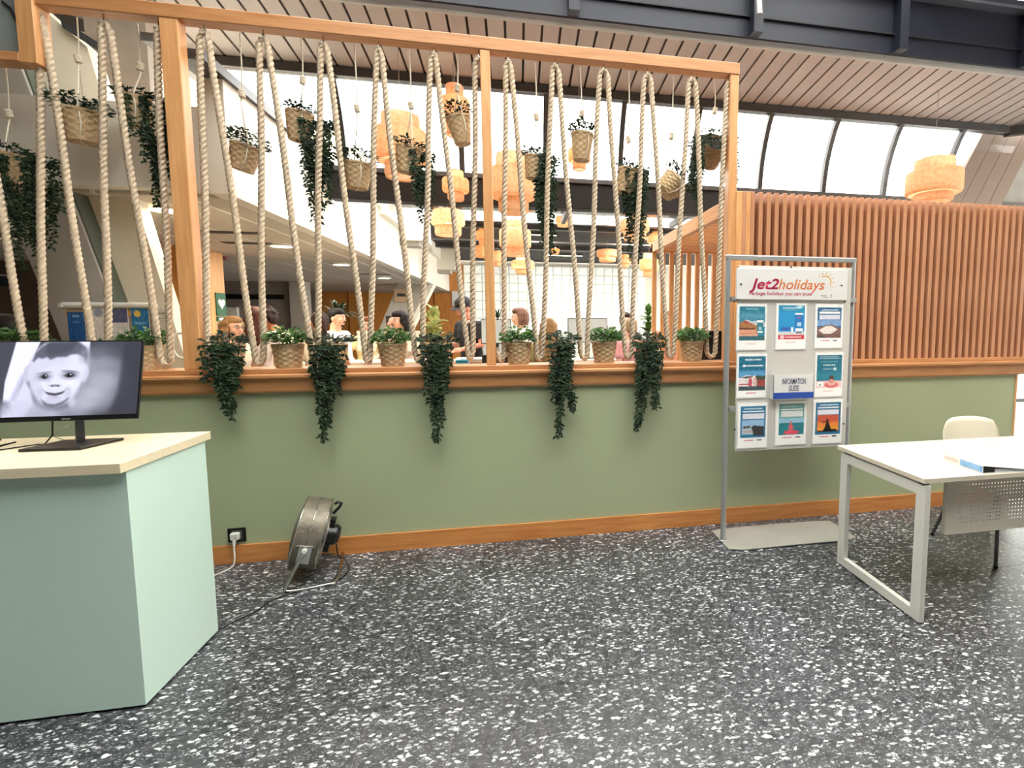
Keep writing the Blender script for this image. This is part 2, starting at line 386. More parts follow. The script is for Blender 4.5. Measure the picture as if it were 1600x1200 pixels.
# deeper dark ceiling with a rooflight slot
dc = thing('dark_lounge_ceiling', 'dark lounge ceiling beyond the beam with a bright rooflight slot', 'ceiling', (2, 6, 3.2)); dc['kind'] = 'structure'
MB().box(-1.86, 7.2, 5.72, 11.6, 3.30, 3.32).build('ceiling_board', DARKC, dc)
MB().box(-1.86, 7.2, 5.95, 6.05, 3.24, 3.30).build('ceiling_rail', DARKM, dc)
MB().box(-1.86, 7.2, 7.1, 7.13, 3.18, 3.21).build('ceiling_rail', ALU, dc)
MB().box(-1.86, 7.2, 8.4, 8.55, 3.22, 3.30).build('ceiling_rail', DARKM, dc)
g = MB().box(-1.86, 7.2, 4.76, 5.72, 3.29, 3.295); g.build('rooflight_pane', GLASS, dc)

# left roof slab with its white fascia, plank ceiling underneath
fx = -1.88
fa = thing('roof_fascia', 'long white fascia receding to the back wall on the left', 'fascia', (fx, 5, 2.4)); fa['kind'] = 'structure'
MB().box(fx - .12, fx, .35, 11.5, 2.40, 3.14).build('fascia', WHITE, fa)
MB().box(-3.4, fx - .12, .35, .47, 2.42, 2.95).build('end_face', WHITE, fa)
MB().box(-9, fx - .12, 2.9, 11.6, 2.52, 2.62).build('roof_slab', WHITE, fa)
MB().box(-9, -3.5, 1.9, 8.0, 4.3, 4.4).build('added_shade_slab', WHITE, fa)  # slab added to keep direct sky off the slanted columns
MB().box(-3.4, fx - .12, .47, 2.9, 2.52, 2.62).build('roof_slab', WHITE, fa)
MB().box(fx - .14, fx + .03, .10, 2.4, 3.14, 3.20).build('dark_coping', DARKM, fa)
MB().box(fx - .30, fx - .20, .10, 2.4, 3.22, 3.27).build('dark_coping', ALU, fa)
MB().box(fx - .14, fx + .05, 2.4, 11.5, 3.14, 3.20).build('coping', WHITE, fa)
for yb, zb in ((5.3, 2.88), (9.2, 2.80)):
    MB().box(fx, fx + .42, yb, yb + .5, zb, 3.3).build('beam_end', WHITE, fa)
    MB().box(fx, fx + .30, yb + .05, yb + .4, zb - .08, zb).build('beam_end', GREYP, fa)
    MB().box(fx, fx + .10, yb - 1.2, yb, 3.05, 3.3).build('beam_end', WHITE, fa)
cl = thing('plank_ceiling', 'grey beige lay-in ceiling on the left with white seams', 'ceiling', (-4, 6, 2.4)); cl['kind'] = 'structure'
xs = [-9.0, -7.2, -5.4, -4.2, -3.35, -2.75, -2.22, -2.0]
for i, (a, b) in enumerate(zip(xs[:-1], xs[1:])):
    ys = [(.47 if b > -3.4 else 2.9), 4.2, 6.6, 9.0, 11.5]
    for c_, d_ in zip(ys[:-1], ys[1:]):
        MB().box(a + .012, b - .012, c_ + .006, d_ - .006, 2.40, 2.42).build('ceiling_panel', CEIL, cl)
MB().box(-2.232, -2.208, .47, 11.5, 2.398, 2.425).build('white_seam', mat('white_seam', (250, 248, 240), rough=.5), cl)
MB().box(-2.762, -2.738, .47, 11.5, 2.400, 2.425).build('white_seam', MATS['white_seam'], cl)
for yv, xv in ((1.9, -2.9), (2.6, -3.1), (6.2, -2.75)):
    MB().box(xv, xv + .5, yv, yv + .12, 2.394, 2.401).build('vent_slot', mat('vent_dark', (70, 66, 64), rough=.7), cl)
LAMPON = mat('lit_diffuser', (255, 250, 225), emis=((255, 246, 200), 5.0))
for px, py, wh in ((260, 327, 'over the first slanted column'), (440, 384, 'second from the front'), (533, 413, 'third from the front'), (600, 434, 'farthest in the row')):
    c = atz(px, py, 2.39)
    d = thing('downlight', 'round warm ceiling downlight, %s on the left' % wh, 'downlight', (c.x, c.y, 2.385), 'downlights in the left ceiling')
    MB().lathe([(.13, 0), (.13, .02), (.105, .02), (.105, 0)], 28, (c.x, c.y, 2.378)).build('trim_ring', WHITEM, d)
    MB().lathe([(.001, 0), (.105, 0)], 28, (c.x, c.y, 2.386)).build('diffuser', LAMPON, d)
    ld = bpy.data.lights.new('downlight_lamp', 'AREA'); ld.shape = 'DISK'; ld.size = .2; ld.energy = 8; ld.color = (1, .9, .7)
    lo = bpy.data.objects.new('downlight_lamp', ld); COL.objects.link(lo); lo.location = (0, 0, -.03); lo.parent = d

# slanted columns on the left
def slant(name, label, xt0, xt1, zt, xb0, xb1, y0, y1, m, mside, zb=0.0):
    r = thing(name, label, 'column', ((xb0 + xb1) / 2, y0, 0)); r['kind'] = 'structure'
    p = MB(); p.prism([(xb0, zb), (xb1, zb), (xt1, zt), (xt0, zt)], 'y', y0, y1); p.build('shaft', m, r)
    if mside:
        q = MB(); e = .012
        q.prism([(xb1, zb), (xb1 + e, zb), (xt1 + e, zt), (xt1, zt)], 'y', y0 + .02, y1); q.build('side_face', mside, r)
    return r
def lx(p, q, Y, z):
    a = aty(*p, Y); b = aty(*q, Y); t = (z - a.z) / (b.z - a.z); return a.x + (b.x - a.x) * t
Yc = .46
l0 = ((-80, 100), (100, 540)); l1 = ((30, 100), (172, 470))
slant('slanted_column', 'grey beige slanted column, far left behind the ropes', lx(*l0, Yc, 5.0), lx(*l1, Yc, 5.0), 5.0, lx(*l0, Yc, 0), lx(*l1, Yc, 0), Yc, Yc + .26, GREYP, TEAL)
Yd = .60
l2 = ((52, 100), (192, 470)); l3 = ((225, 300), (300, 540))
c2 = thing('slanted_column', 'wide cream slanted column left of the first timber post', 'column', (lx(*l2, Yd, 0), Yd, 0)); c2['kind'] = 'structure'
tA, tB = aty(44, -6, Yd), aty(165, 76, Yd); eL = aty(20, 0, Yd)
MB().prism([(lx(*l2, Yd, 0), 0), (lx(*l3, Yd + .12, 0), 0), (lx(*l3, Yd + .12, tB.z), tB.z), (tA.x, tA.z), (tA.x - .02, tA.z - .4)], 'y', Yd, Yd + .12).build('shaft', OFFW, c2)
q0_, q1_, q2_, q3_ = aty(97, 30, Yd - .01), aty(165, 74, Yd - .01), aty(167, 88, Yd - .01), aty(102, 46, Yd - .01)
MB().prism([(q.x, q.z) for q in (q0_, q1_, q2_, q3_)], 'y', Yd - .03, Yd).build('dark_trim', DARKM, c2)
a = aty(150, 258, 1.05); b = aty(244, 258, 1.05)
MB_ = MB().box(a.x, b.x, 1.05, 1.15, a.z, 4.06); struct(MB_, 'wall_left_upper', mat('grey_beige', (160, 146, 132), rough=.7), 'pale upper wall between slanted column and timber post')
# right slanted column
Yr = 2.02
r0 = ((1545, 190), (1480, 315)); r1 = ((1608, 235), (1565, 320))
rc = thing('slanted_column', 'wide beige board-clad slanted column on the far right', 'column', (5.2, Yr, 0)); rc['kind'] = 'structure'
MB().box(4.5, 9.5, 1.98, 2.5, 2.34, 2.56).build('bearing_beam', GREYP, rc)
for xx in (8.9, 9.3): MB().box(xx, xx + .2, 2.0, 2.4, 0, 2.34).build('post', GREYP, rc)
xa = lambda z: lx(*r0, Yr, z); xb_ = lambda z: lx(*r1, Yr, z)
nb = 4
for i in range(nb):
    t0, t1 = i / nb, (i + 1) / nb
    f = lambda z, t: xa(z) + (xb_(z) - xa(z)) * t
    MB().prism([(f(2.56, t0) + .003, 2.56), (f(2.56, t1) - .003, 2.56), (f(4.20, t1) - .003, 4.20), (f(4.20, t0) + .003, 4.20)], 'y', Yr, Yr + .03).build('cladding_board', mat('clad_beige', (146, 126, 112), rough=.6, var=.02, island=.02), rc)
MB().prism([(xa(2.56), 2.56), (xb_(2.56), 2.56), (xb_(4.20), 4.20), (xa(4.20), 4.20)], 'y', Yr + .03, Yr + .12).build('shaft', GREYP, rc)
MB().prism([(xb_(2.56), 2.56), (xb_(2.56) + 3, 2.56), (xb_(4.20) + 3, 4.20), (xb_(4.20), 4.20)], 'y', Yr + .14, Yr + .4).build('rear_face', mat('column_grey', (160, 156, 148), rough=.7), rc)

# back of the lounge
YB = 11.5
struct(MB().box(-9, -1.87, YB, YB + .1, 0, 2.5), 'wall_back_left', GREYP, 'grey rear wall on the left behind the wood panels')
wp = thing('wood_wall_panels', 'tall honey wood panels on the rear wall of the left area', 'wall panel', (-3.6, YB - .05, 0)); wp['kind'] = 'structure'
px_ = [-5.35, -4.55, -4.0, -3.3, -2.75, -2.3, -1.87]
for i, (a, b) in enumerate(zip(px_[:-1], px_[1:])):
    MB().box(a + .006, b - .006, YB - .05 - (.03 if i % 2 else 0), YB - .002, 0, 2.36, .003).build('panel', WPANEL, wp)
struct(MB().box(-9, -4.75, 8.4, 8.5, 0, 2.40), 'wall_left_rear', mat('taupe_wall', (136, 130, 124), rough=.7), 'taupe partition wall behind the bending customer')
struct(MB().box(-4.75, -4.45, 8.3, 8.6, 0, 2.40), 'trim_4', GREYP, 'pale grey pier beside the taupe partition')
struct(MB().box(-8, -4.9, 8.34, 8.40, 2.02, 2.12), 'trim_5', BLACK, 'black lintel strip on the taupe partition')
wb = thing('notice_board', 'white notice board on the rear wall, left', 'board', (-5.7, 8.3, 1.4))
a = aty(350, 480, 8.3); b = aty(371, 506, 8.3)
MB().box(a.x, b.x, 8.3, 8.40, b.z - .1, a.z).build('board', mat('notice_white', (250, 246, 232), rough=.5), wb)  # plain warm white board
MB().box(b.x - .25, b.x - .05, 8.29, 8.3, a.z - .24, a.z - .21).build('printed_line', BLACK, wb)
# slanted strut by the rear panels
Ys = 8.6
s0 = ((620, 448), (590, 520)); s1 = ((668, 448), (640, 505))
r = slant('slanted_strut', 'grey slanted strut in front of the rear wood panels', lx(*s0, Ys, 2.4), lx(*s1, Ys, 2.4), 2.4, lx(*s0, Ys, 0), lx(*s1, Ys, 0), Ys, Ys + .4, GREYP, None)
MB().prism([(lx(*s1, Ys, 0), 0), (lx(*s1, Ys, 0) + .10, 0), (lx(*s1, Ys, 2.4) + .10, 2.4), (lx(*s1, Ys, 2.4), 2.4)], 'y', Ys + .02, Ys + .4).build('lit_edge', WHITE, r)  # white strip: light along the strut edge put into its colour
c = aty(628, 462, Ys - .03); sg = thing('wall_sign', 'small tan sign on the slanted grey strut', 'sign', (c.x, Ys - .03, c.z - .15))
MB().box(c.x - .17, c.x + .17, Ys - .03, Ys, c.z - .15, c.z + .15, .005).build('plate', mat('tan_plate', (190, 160, 130)), sg)
MB().box(c.x - .1, c.x + .08, Ys - .035, Ys - .03, c.z - .02, c.z + .05).build('symbol', EYE, sg)
# glass block wall
gb = thing('glass_block_wall', 'bright white glass block wall at the rear of the lounge', 'wall', (1.2, YB, 0)); gb['kind'] = 'structure'
BLK = mat('glass_block', (238, 240, 232), rough=.25, var=.05, scale=9, bump=.5, bscale=30, emis=((250, 250, 240), .10))  # small emission put in to brighten the blocks
P = .255; me = None; nx, nz = 21, 8; gx0 = -1.50; gz0 = 3.17 - nz * P
for i in range(nx):
    for j in range(nz):
        if me is None:
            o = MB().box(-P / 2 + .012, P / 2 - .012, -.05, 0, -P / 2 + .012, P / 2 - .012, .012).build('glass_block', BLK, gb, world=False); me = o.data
        else:
            o = bpy.data.objects.new('glass_block', me); COL.objects.link(o); o.parent = gb
        o.location = Vector((gx0 + (i + .5) * P, YB, gz0 + (j + .5) * P)) - ABS[gb.name]
MB().box(gx0, gx0 + nx * P, YB - .03, YB + .1, 0, 3.19).build('mortar', mat('mortar', (204, 210, 202), rough=.8), gb)
struct(MB().box(-1.87, -1.50, YB - .08, YB + .1, 0, 3.17), 'trim_6', WPANEL, 'wooden pilaster between fascia end and glass blocks')
struct(MB().box(-1.95, 7.4, YB + .12, YB + .2, 0, 3.6), 'wall_back', WHITE, 'wall behind glass blocks')
ws = thing('wall_notice', 'white notice fixed at the left edge of the glass blocks', 'notice', (-1.4, YB - .1, 2.0))
a = aty(706, 455, YB - .1); b = aty(722, 478, YB - .1)
MB().box(a.x, b.x + .1, YB - .1, YB - .08, b.z, a.z).build('sheet', PAPER, ws)
# timber clad pier on the left with the green sign
op = thing('timber_clad_pier', 'honey wood clad pier right behind the first timber post', 'pier', (-3.9, 3.3, 0)); op['kind'] = 'structure'
MB().box(-4.25, -3.62, 3.02, 3.62, 0, 2.40).build('cladding', WPANEL, op)
MB().box(-3.62, -3.60, 3.02, 3.30, 0, 2.39).build('panel', WZ, op); MB().box(-3.62, -3.60, 3.31, 3.62, 0, 2.39).build('panel', WZ, op)
sg = thing('first_aid_sign', 'green and white heart sign on the honey wood pier', 'sign', (-3.59, 3.5, 1.5))
MB().box(-3.60, -3.585, 3.40, 3.60, 1.62, 1.90).build('plate', mat('sign_green', (40, 96, 72)), sg)
hv = [];
for k in range(24):
    t = 2 * pi * k / 24; hx = 16 * sin(t) ** 3; hy = 13 * cos(t) - 5 * cos(2 * t) - 2 * cos(3 * t) - cos(4 * t)
    hv.append((3.50 + hx * .0045, 1.77 + hy * .0045))
MB().prism(hv, 'x', -3.585, -3.580).build('heart', PAPER, sg)
MB().box(-3.60, -3.585, 3.40, 3.60, 1.55, 1.61).build('plate', MATS['sign_green'], sg); MB().box(-3.585, -3.58, 3.43, 3.57, 1.565, 1.595).build('lettering_strip', PAPER, sg)
MB().box(-3.60, -3.585, 3.40, 3.60, 1.38, 1.53).build('paper', PAPER, sg)
rb = thing('alarm_sounder', 'small dark red alarm sounder under the ceiling beside the wood pier', 'alarm', (-3.5, 4.0, 2.3))
c = aty(350, 402, 4.0)
MB().lathe([(.001, 0), (.055, 0), (.06, .03), (.045, .07), (.001, .08)], 16, (c.x, 4.0, c.z - .03)).build('body', mat('alarm_red', (120, 20, 36), rough=.4), rb)
MB().box(c.x - .03, c.x + .03, 3.97, 4.03, c.z + .04, 2.4).build('bracket', DARKM, rb)
# far left dark recess
struct(MB().box(-9.1, -9.0, 1.9, 11.6, 0, 2.62), 'wall_left_lounge', mat('lounge_left', (120, 106, 94), rough=.8), 'brown side wall of the left lounge area')
struct(MB().box(-9.0, -6.4, 1.9, 2.0, 0, 5.4), 'wall_left_return', MATS['lounge_left'], 'return wall between hall and left lounge area')
struct(MB().box(-9, -5.2, 5.0, 5.1, 0, 2.4), 'wall_left_recess', mat('brown_recess', (92, 78, 68), rough=.7), 'dark brown recess wall at the far left')
ns = thing('navy_sign', 'navy blue sign band high on the far left wall', 'sign', (-6, 4.97, 1.9))
a = aty(-40, 431, 4.96); b = aty(18, 447, 4.96)
MB().box(a.x, b.x, 4.95, 5.0, b.z, a.z).build('board', mat('sign_navy', (24, 40, 56)), ns)
MB().box(a.x, b.x + .02, 4.94, 5.0, a.z, a.z + .025).build('rail', GREYP, ns)
# pale neighbouring building glimpsed above the left fascia
nb_ = thing('neighbour_building', 'pale building with louvred vent seen above the white fascia', 'building', (-6, 9, 0))
MB().box(-10, -3.6, 8.5, 14, 2.7, 5.6).build('wall', mat('pale_render', (238, 226, 198), rough=.8), nb_)
lf = MB().box(-5.25, -4.3, 8.44, 8.5, 4.7, 5.35).build('louvre_frame', WHITE, nb_)
for k in range(7): MB().box(-5.2, -4.35, 8.41, 8.44, 4.74 + k * .085, 4.79 + k * .085).build('louvre', GREYP, lf)
# surroundings outside the frame that hold and shade the hall
struct(MB().box(-6.6, -6.4, -7.6, 2.0, 0, 5.4), 'wall_left', mat('hall_left', (120, 112, 102), rough=.8), 'plain wall closing the hall on the left')
struct(MB().box(-6.6, 9.2, -7.8, -7.6, 0, 5.4), 'wall_rear', mat('hall_rear', (52, 50, 48), rough=.8), 'plain wall closing the hall behind the viewer')
hr = thing('hall_roof', 'unseen dark hall roof, its central rooflight narrowed to dim the sides', 'roof', (1, -3, 5.2)); hr['kind'] = 'structure'
MB().box(-6.6, 9.2, -7.8, -4.6, 5.2, 5.4).build('roof_deck', NAVY, hr)
MB().box(-6.6, -1.9, -4.6, .9, 5.2, 5.4).build('roof_deck', NAVY, hr)  # unseen deck, widened to shade the left of the soffit
MB().box(4.0, 9.2, -4.6, .6, 5.2, 5.4).build('roof_deck', NAVY, hr)  # unseen deck, closed over to darken the right side
for xx in (-.4, 1.1, 2.6): MB().box(xx - .04, xx + .04, -4.6, .9, 5.2, 5.32).build('roof_bar', NAVY, hr)
MB().box(-1.9, 4.0, -4.6, .9, 5.33, 5.34).build('rooflight_pane', GLASS, hr)
wr = st_root('window_2', 'glazed side of the lounge behind the slatted box', (7.25, 7, 0))
for yy in (1.0, 3.0, 5.0, 7.0, 9.0, 11.4): MB().box(7.2, 7.3, yy, yy + .08, 0, 3.0).build('mullion', DARKM, wr)
for yy in (1.0, 3.0, 5.0, 7.0, 9.0): MB().box(7.24, 7.25, yy + .08, yy + 2.0, .02, 3.0).build('pane', GLASS, wr)
struct(MB().box(9.0, 9.2, -7.6, 2.0, 3.2, 5.4), 'wall_right_hall', OFFW, 'wall band above the glazed right side of the hall')
# thin dark frame of the outer door at the right edge
dr = st_root('door_1', 'dark framed glass door past the right end of the green wall', (5.2, 1.2, 0))
for xx in (5.0, 6.1): MB().box(xx - .03, xx + .03, 1.2, 1.26, 0, 2.3).build('door_frame', BLACK, dr)
MB().box(5.0, 6.1, 1.2, 1.26, 2.24, 2.3).build('door_frame', BLACK, dr)
MB().box(4.55, 6.1, 1.21, 1.25, .62, .66).build('door_handle', BLACK, dr)
MB().box(5.03, 6.07, 1.225, 1.235, .02, 2.24).build('door_glass', GLASS, dr)
# ------------------------------------------------------------------ timber rope screen
FR = thing('timber_frame', 'honey timber frame of three posts and a top beam standing on the ledge', 'frame', (-.2, .04, 1.252))
MB().box(-2.62, 1.595, -.005, .085, 3.315, 3.395, .004).build('top_beam', WX, FR)
for xa_, xb2 in ((-2.022, -1.925), (-.212, -.150), (1.528, 1.592)):
    MB().box(xa_, xb2, 0, .08, 1.252, 3.315, .004).build('post', WZ, FR)
HOOKX = [aty(x, 90, .035).x for x in ()]
def beamx(px): # column of the beam underside seen at this pixel column
    return aty(px, 40 + (px - 400) * .104, .035).x
hooks = {}
for hp in (62, 161, 247, 318, 411, 504, 591, 678, 747, 794, 867, 943, 1012, 1081, 1138):
    hx = beamx(hp); hooks[hp] = hx
    pts = [(hx, .035, 3.32), (hx, .035, 3.285)] + [(hx + .014 * sin(a), .035, 3.270 + .014 * cos(a)) for a in [k * pi / 5 for k in range(0, 9)]]
    MB().tube(pts, .0035, 6).build('hook', CHROME, FR)

# framed grey panel at the upper left end
pf = thing('framed_panel', 'wood framed grey panel at the upper left end of the rope screen', 'panel', (-2.9, 0, 3.0))
MB().box(-3.6, -2.62, .02, .05, 3.03, 3.9).build('panel', mat('grey_sheet', (136, 142, 140), rough=.25, var=.03), pf)
MB().box(-2.70, -2.615, -.02, .09, 2.99, 3.95, .004).build('frame_upright', WZ, pf)
MB().box(-3.6, -2.70, -.02, .09, 2.995, 3.045, .004).build('frame_rail', WX, pf)
pth = [aty(0, 0, .0), aty(12, 10, 0), aty(22, 30, 0), aty(31, 55, 0)]
MB().tube([(p.x, .012, p.z) for p in pth], .006).build('cable', BLACK, pf)

# thick twisted rope loops
def arc_join(pts, n=5): return pts
def rope(label, L, R, yb, r=.0175, arch=(True, True), tail=None):
    "L=(top px, top py, bottom px) etc: strands in the plane of the frame, U at the bottom"
    Y = .035; path = []
    bl = aty(L[2], yb - 14, Y); br = aty(R[2], yb - 14, Y); zb = max(aty((L[2] + R[2]) / 2, yb, Y).z + r, 1.254 + r * 1.35)
    tl = aty(L[0], L[1], Y) if L[0] is not None else None; tr = aty(R[0], R[1], Y) if R[0] is not None else None
    def strand(top, bot, n=300):
        return [Vector((top.x + (bot.x - top.x) * t + .004 * sin(9 * t + top.x * 5), Y, top.z + (bot.z - top.z) * t)) for t in [k / n for k in range(n + 1)]]
    if tl is not None:
        if arch[0]:
            hx = arch[0]; path += [Vector((hx, Y, 3.268 + .004)), Vector((hx * .4 + tl.x * .6, Y, 3.262))]; tl = Vector((tl.x, Y, 3.235))
        path += strand(tl, bl)
    else:
        path += [Vector((bl.x - .012, Y, bl.z + .05)), Vector((bl.x - .008, Y, bl.z + .02)), bl]
    w_ = br.x - bl.x
    for k in range(1, 8):
        a = pi * k / 8; path.append(Vector(((bl.x + br.x) / 2 - cos(a) * w_ / 2, Y, bl.z + (zb - bl.z) * sin(a))))
    if tr is not None:
        if arch[1]: hx = arch[1]; tr = Vector((tr.x, Y, 3.235))
        path += strand(tr, br)[::-1]
        if arch[1]: path += [Vector((hx * .4 + tr.x * .6, Y, 3.262)), Vector((hx, Y, 3.272))]
    else:
        path += [br, Vector((br.x + .01, Y, br.z + .04))]
    o = MB().tube(path, r * .80, 12, twist=66, lobes=3, amp=.42).build('rope_loop', ROPE, smooth=True)
    return tag(o, label, 'rope', 'twisted ropes of the screen')
H = hooks
rope('twisted rope loop at the far left, half out of frame', (-38, 100, 44), (58, 12, 68), 584, arch=(None, H[62]))
rope('twisted rope loop dipping behind the upper edge of the monitor', (66, 15, 148), (155, 18, 170), 584, arch=(H[62], H[161]))
rope('twisted rope loop just left of the first timber post', (168, 22, 251), (243, 32, 268), 574, arch=(H[161], H[247]))
rope('single twisted rope strand just right of the first timber post', (None, None, 313), (311, 38, 326), 573, arch=(None, H[318]))
rope('twisted rope loop with its dip between first trailing and first upright ledge basket', (325, 40, 399), (405, 50, 411), 573, arch=(H[318], H[411]))
rope('twisted rope loop dipping at the left side of the second trailing ledge plant', (418, 52, 487), (499, 57, 496), 573, arch=(H[411], H[504]))
rope('twisted rope loop dipping right of the second trailing ledge plant', (510, 62, 571), (587, 72, 579), 570, arch=(H[504], H[591]))
rope('twisted rope loop dipping left of the third trailing ledge plant', (595, 72, 650), (673, 80, 660), 569, arch=(H[591], H[678]))
rope('twisted rope loop dipping just left of the middle timber post', (682, 80, 731), (743, 88, 738), 564, arch=(H[678], H[747]))
rope('single twisted rope strand just right of the middle timber post', (None, None, 779), (790, 95, 787), 568, arch=(None, H[794]))
rope('twisted rope loop dipping beside the long blond hair', (798, 97, 838), (862, 99, 848), 565, arch=(H[794], H[867]))
rope('twisted rope loop dipping right of the fourth trailing ledge plant', (872, 100, 908), (937, 107, 918), 564, arch=(H[867], H[943]))
rope('twisted rope loop dipping in front of the customer in pink', (950, 108, 977), (1007, 115, 986), 563, arch=(H[943], H[1012]))
rope('twisted rope loop dipping right of the fifth trailing ledge plant', (1018, 115, 1043), (1076, 122, 1052), 562, arch=(H[1012], H[1081]))
rope('twisted rope loop dipping left of the white display stand', (1087, 122, 1104), (1135, 126, 1118), 561, arch=(H[1081], H[1138]))

# ------------------------------------------------------------------ planters
def leaf(mb, base, d, up, L, W):
    d = d.normalized(); s = d.cross(up)
    if s.length < 1e-3: s = d.cross(Vector((1, 0, 0)))
    s.normalize(); n = s.cross(d)
    mid = base + d * L * .5 - n * W * .12; tip = base + d * L - n * L * .12
    l = base + d * L * .42 + s * W * .5 + n * W * .14; r = base + d * L * .42 - s * W * .5 + n * W * .14
    mb._add([base, l, mid, r, tip], [(0, 1, 2), (0, 2, 3), (1, 4, 2), (2, 4, 3)])
def bushy(mb, st, c, R, Hh, M, n=120, L=.032, rng=RNG):
    for i in range(n):
        a = rng.uniform(0, 2 * pi); q = sqrt(rng.random()); el = rng.uniform(.15, 1.0)
        p0 = Vector((cos(a) * R * q * .55, sin(a) * R * q * .55, 0)); tip = Vector((cos(a) * R * q * 1.35, sin(a) * R * q * 1.35, Hh * (1.1 - .55 * q * q) * el))
        if i % 4 == 0: st.tube([M @ p0 + c, M @ ((p0 + tip) * .5 + Vector((0, 0, .008))) + c, M @ tip + c], .0012, 3, caps=False)
        d = Vector((cos(a + rng.uniform(-.9, .9)), sin(a + rng.uniform(-.9, .9)), rng.uniform(-.2, .9)))
        leaf(mb, M @ tip + c, M @ d, Vector((rng.uniform(-.5, .5), rng.uniform(-1.2, .1), 1)), L * rng.uniform(.7, 1.25), L * rng.uniform(.55, .8))
def vines(mb, st, start, end, spread0, spread1, n, lmin=.35, L=.036, depth=.05, full=3, rng=RNG, out=Vector((0, -.04, .03))):
    length = (start - end).length
    for i in range(n):
        f = 1.0 if i < full else rng.uniform(lmin, .92)
        sx = rng.uniform(-1, 1); sy = rng.uniform(-1, 1)
        p0 = start + Vector((sx * spread0 * .5, sy * depth * .5, 0)); ph = rng.uniform(0, 6)
        pts = []; N = max(6, int(length * f / .02))
        for k in range(N + 1):
            t = k / N * f; s = spread0 + (spread1 - spread0) * t
            b = start.lerp(end, t)
            x = b.x + sx * s * .5 + .012 * sin(ph + t * 9); y = b.y + sy * depth * (.5 + .3 * (1 - t)) + .008 * cos(ph + t * 7)
            z = b.z + (out.z * sin(min(1, t * 5) * pi) if t < .2 else 0)
            pts.append(Vector((x, y, z)))
        st.tube(pts, .0014, 3, caps=False)
        for k in range(1, len(pts)):
            for sd in (-1, 1):
                if rng.random() < .12: continue
                a = rng.uniform(-.8, .8); d = Vector((sd * rng.uniform(.25, 1), -abs(sin(a)) * .4 + rng.uniform(-.2, .1), rng.uniform(-1.1, .15)))
                leaf(mb, pts[k], d, Vector((rng.uniform(-.5, .5), -1, rng.uniform(-.1, .7))), L * rng.uniform(.65, 1.1), L * rng.uniform(.42, .6))
def basket(root, rb, rt, h, M, c, n=48, rows=9, name='basket'):
    "c: rim centre; M: rotation; the basket hangs below the rim"
    prof = []; sub = 2
    for i in range(rows * sub + 1):
        t = i / (rows * sub); prof.append((rb + (rt - rb) * t, -h + h * t))
    def fn(r, i, k):
        row = i // sub; e = i % sub
        return r * (1 + (.05 if ((k // 3 + row) % 2) else -.045) * (1 if e else .3))
    mb = MB(); mb.M = Matrix.Translation(c) @ M.to_4x4()
    mb.lathe(prof, n, cap0=True, fn=fn)
    mb.lathe([(rt * .93, -h * .12), (rt * .93, .002), (rt * .96, .006), (rt * 1.02, .006), (rt * 1.035, 0), (rt * 1.02, -.007), (rt * .99, -.008)], n)
    o = mb.build(name, BASKET, root); shade_auto(o, 50)
    s = MB(); s.M = mb.M; s.lathe([(.001, -h * .10), (rt * .94, -h * .12)], 20); s.build('soil', SOIL, root)
    return o
def planter_ledge(px, label, trail=None, top_w=47, bottom=577, dark=False, tips=None):
    Y = .07; c0 = aty(px, bottom - 37, Y); x = c0.x; h = .146; rt = .090; rb = .070
    z0 = 1.253; c = Vector((x, Y, z0 + h))
    root = thing('potted_plant', label, 'potted plant', (x, Y, z0), 'basket plants standing on the ledge')
    I = Matrix.Identity(3)
    basket(root, rb, rt, h, I, c)
    f, s = MB(), MB()
    if not trail:
        bushy(f, s, c, .085, .10, I, n=260, L=.038)
        f_o = f.build('foliage', LEAFM, root); s.build('stems', LEAFM, root)
    else:
        bushy(f, s, c, .10, .07, I, n=110, L=.040)
        for (xe, ye, w0, w1, n) in trail:
            e = aty(xe, ye, -.10); st = Vector((x + (e.x - x) * .35, -.055, c.z - .005))
            for k in range(9):
                a = Vector((x + RNG.uniform(-.06, .06), .02, c.z)); s.tube([a, (a + st) * .5 + Vector((0, 0, .03)), st + Vector((RNG.uniform(-.05, .05), -.02, -.01))], .0014, 3, caps=False)
            vines(f, s, st, Vector((e.x, -.11, e.z)), w0, w1, n, lmin=.4, L=.036, depth=.055)
        f_o = f.build('foliage', LEAFD, root); s.build('stems', LEAFD, root)
    f_o['kind'] = 'stuff'
    return root
planter_ledge(30, 'bushy basket plant on the ledge hidden behind the left half of the monitor')
planter_ledge(226, 'bushy basket plant on the ledge just right of the monitor')
planter_ledge(450, 'bushy basket plant on the ledge beside the white shirted customer')
planter_ledge(613, 'bushy basket plant on the ledge below the woman on the phone')
planter_ledge(810, 'bushy basket plant on the ledge just right of the middle timber post')
planter_ledge(944, 'bushy basket plant on the ledge below the large grey monitor', bottom=572)
planter_ledge(1081, 'bushy basket plant on the ledge nearest the white display stand', bottom=570)
planter_ledge(357, 'broad trailing plant on the ledge nearest the first timber post', [(355, 612, .22, .17, 24), (366, 652, .15, .04, 10)])
planter_ledge(520, 'long trailing plant on the ledge, second from the left', [(515, 625, .22, .11, 22), (507, 686, .12, .02, 8)])
planter_ledge(685, 'long trailing plant on the ledge just left of the middle timber post', [(683, 625, .19, .10, 20), (684, 686, .12, .02, 8)])
planter_ledge(877, 'twin-tailed trailing plant on the ledge beside the long blond hair', [(870, 620, .18, .10, 18), (871, 680, .10, .02, 7), (892, 640, .07, .02, 6)])
planter_ledge(1012, 'twin-tailed trailing plant on the ledge in front of the slatted box', [(1010, 605, .20, .12, 18), (995, 670, .10, .02, 8), (1024, 636, .06, .02, 5)])

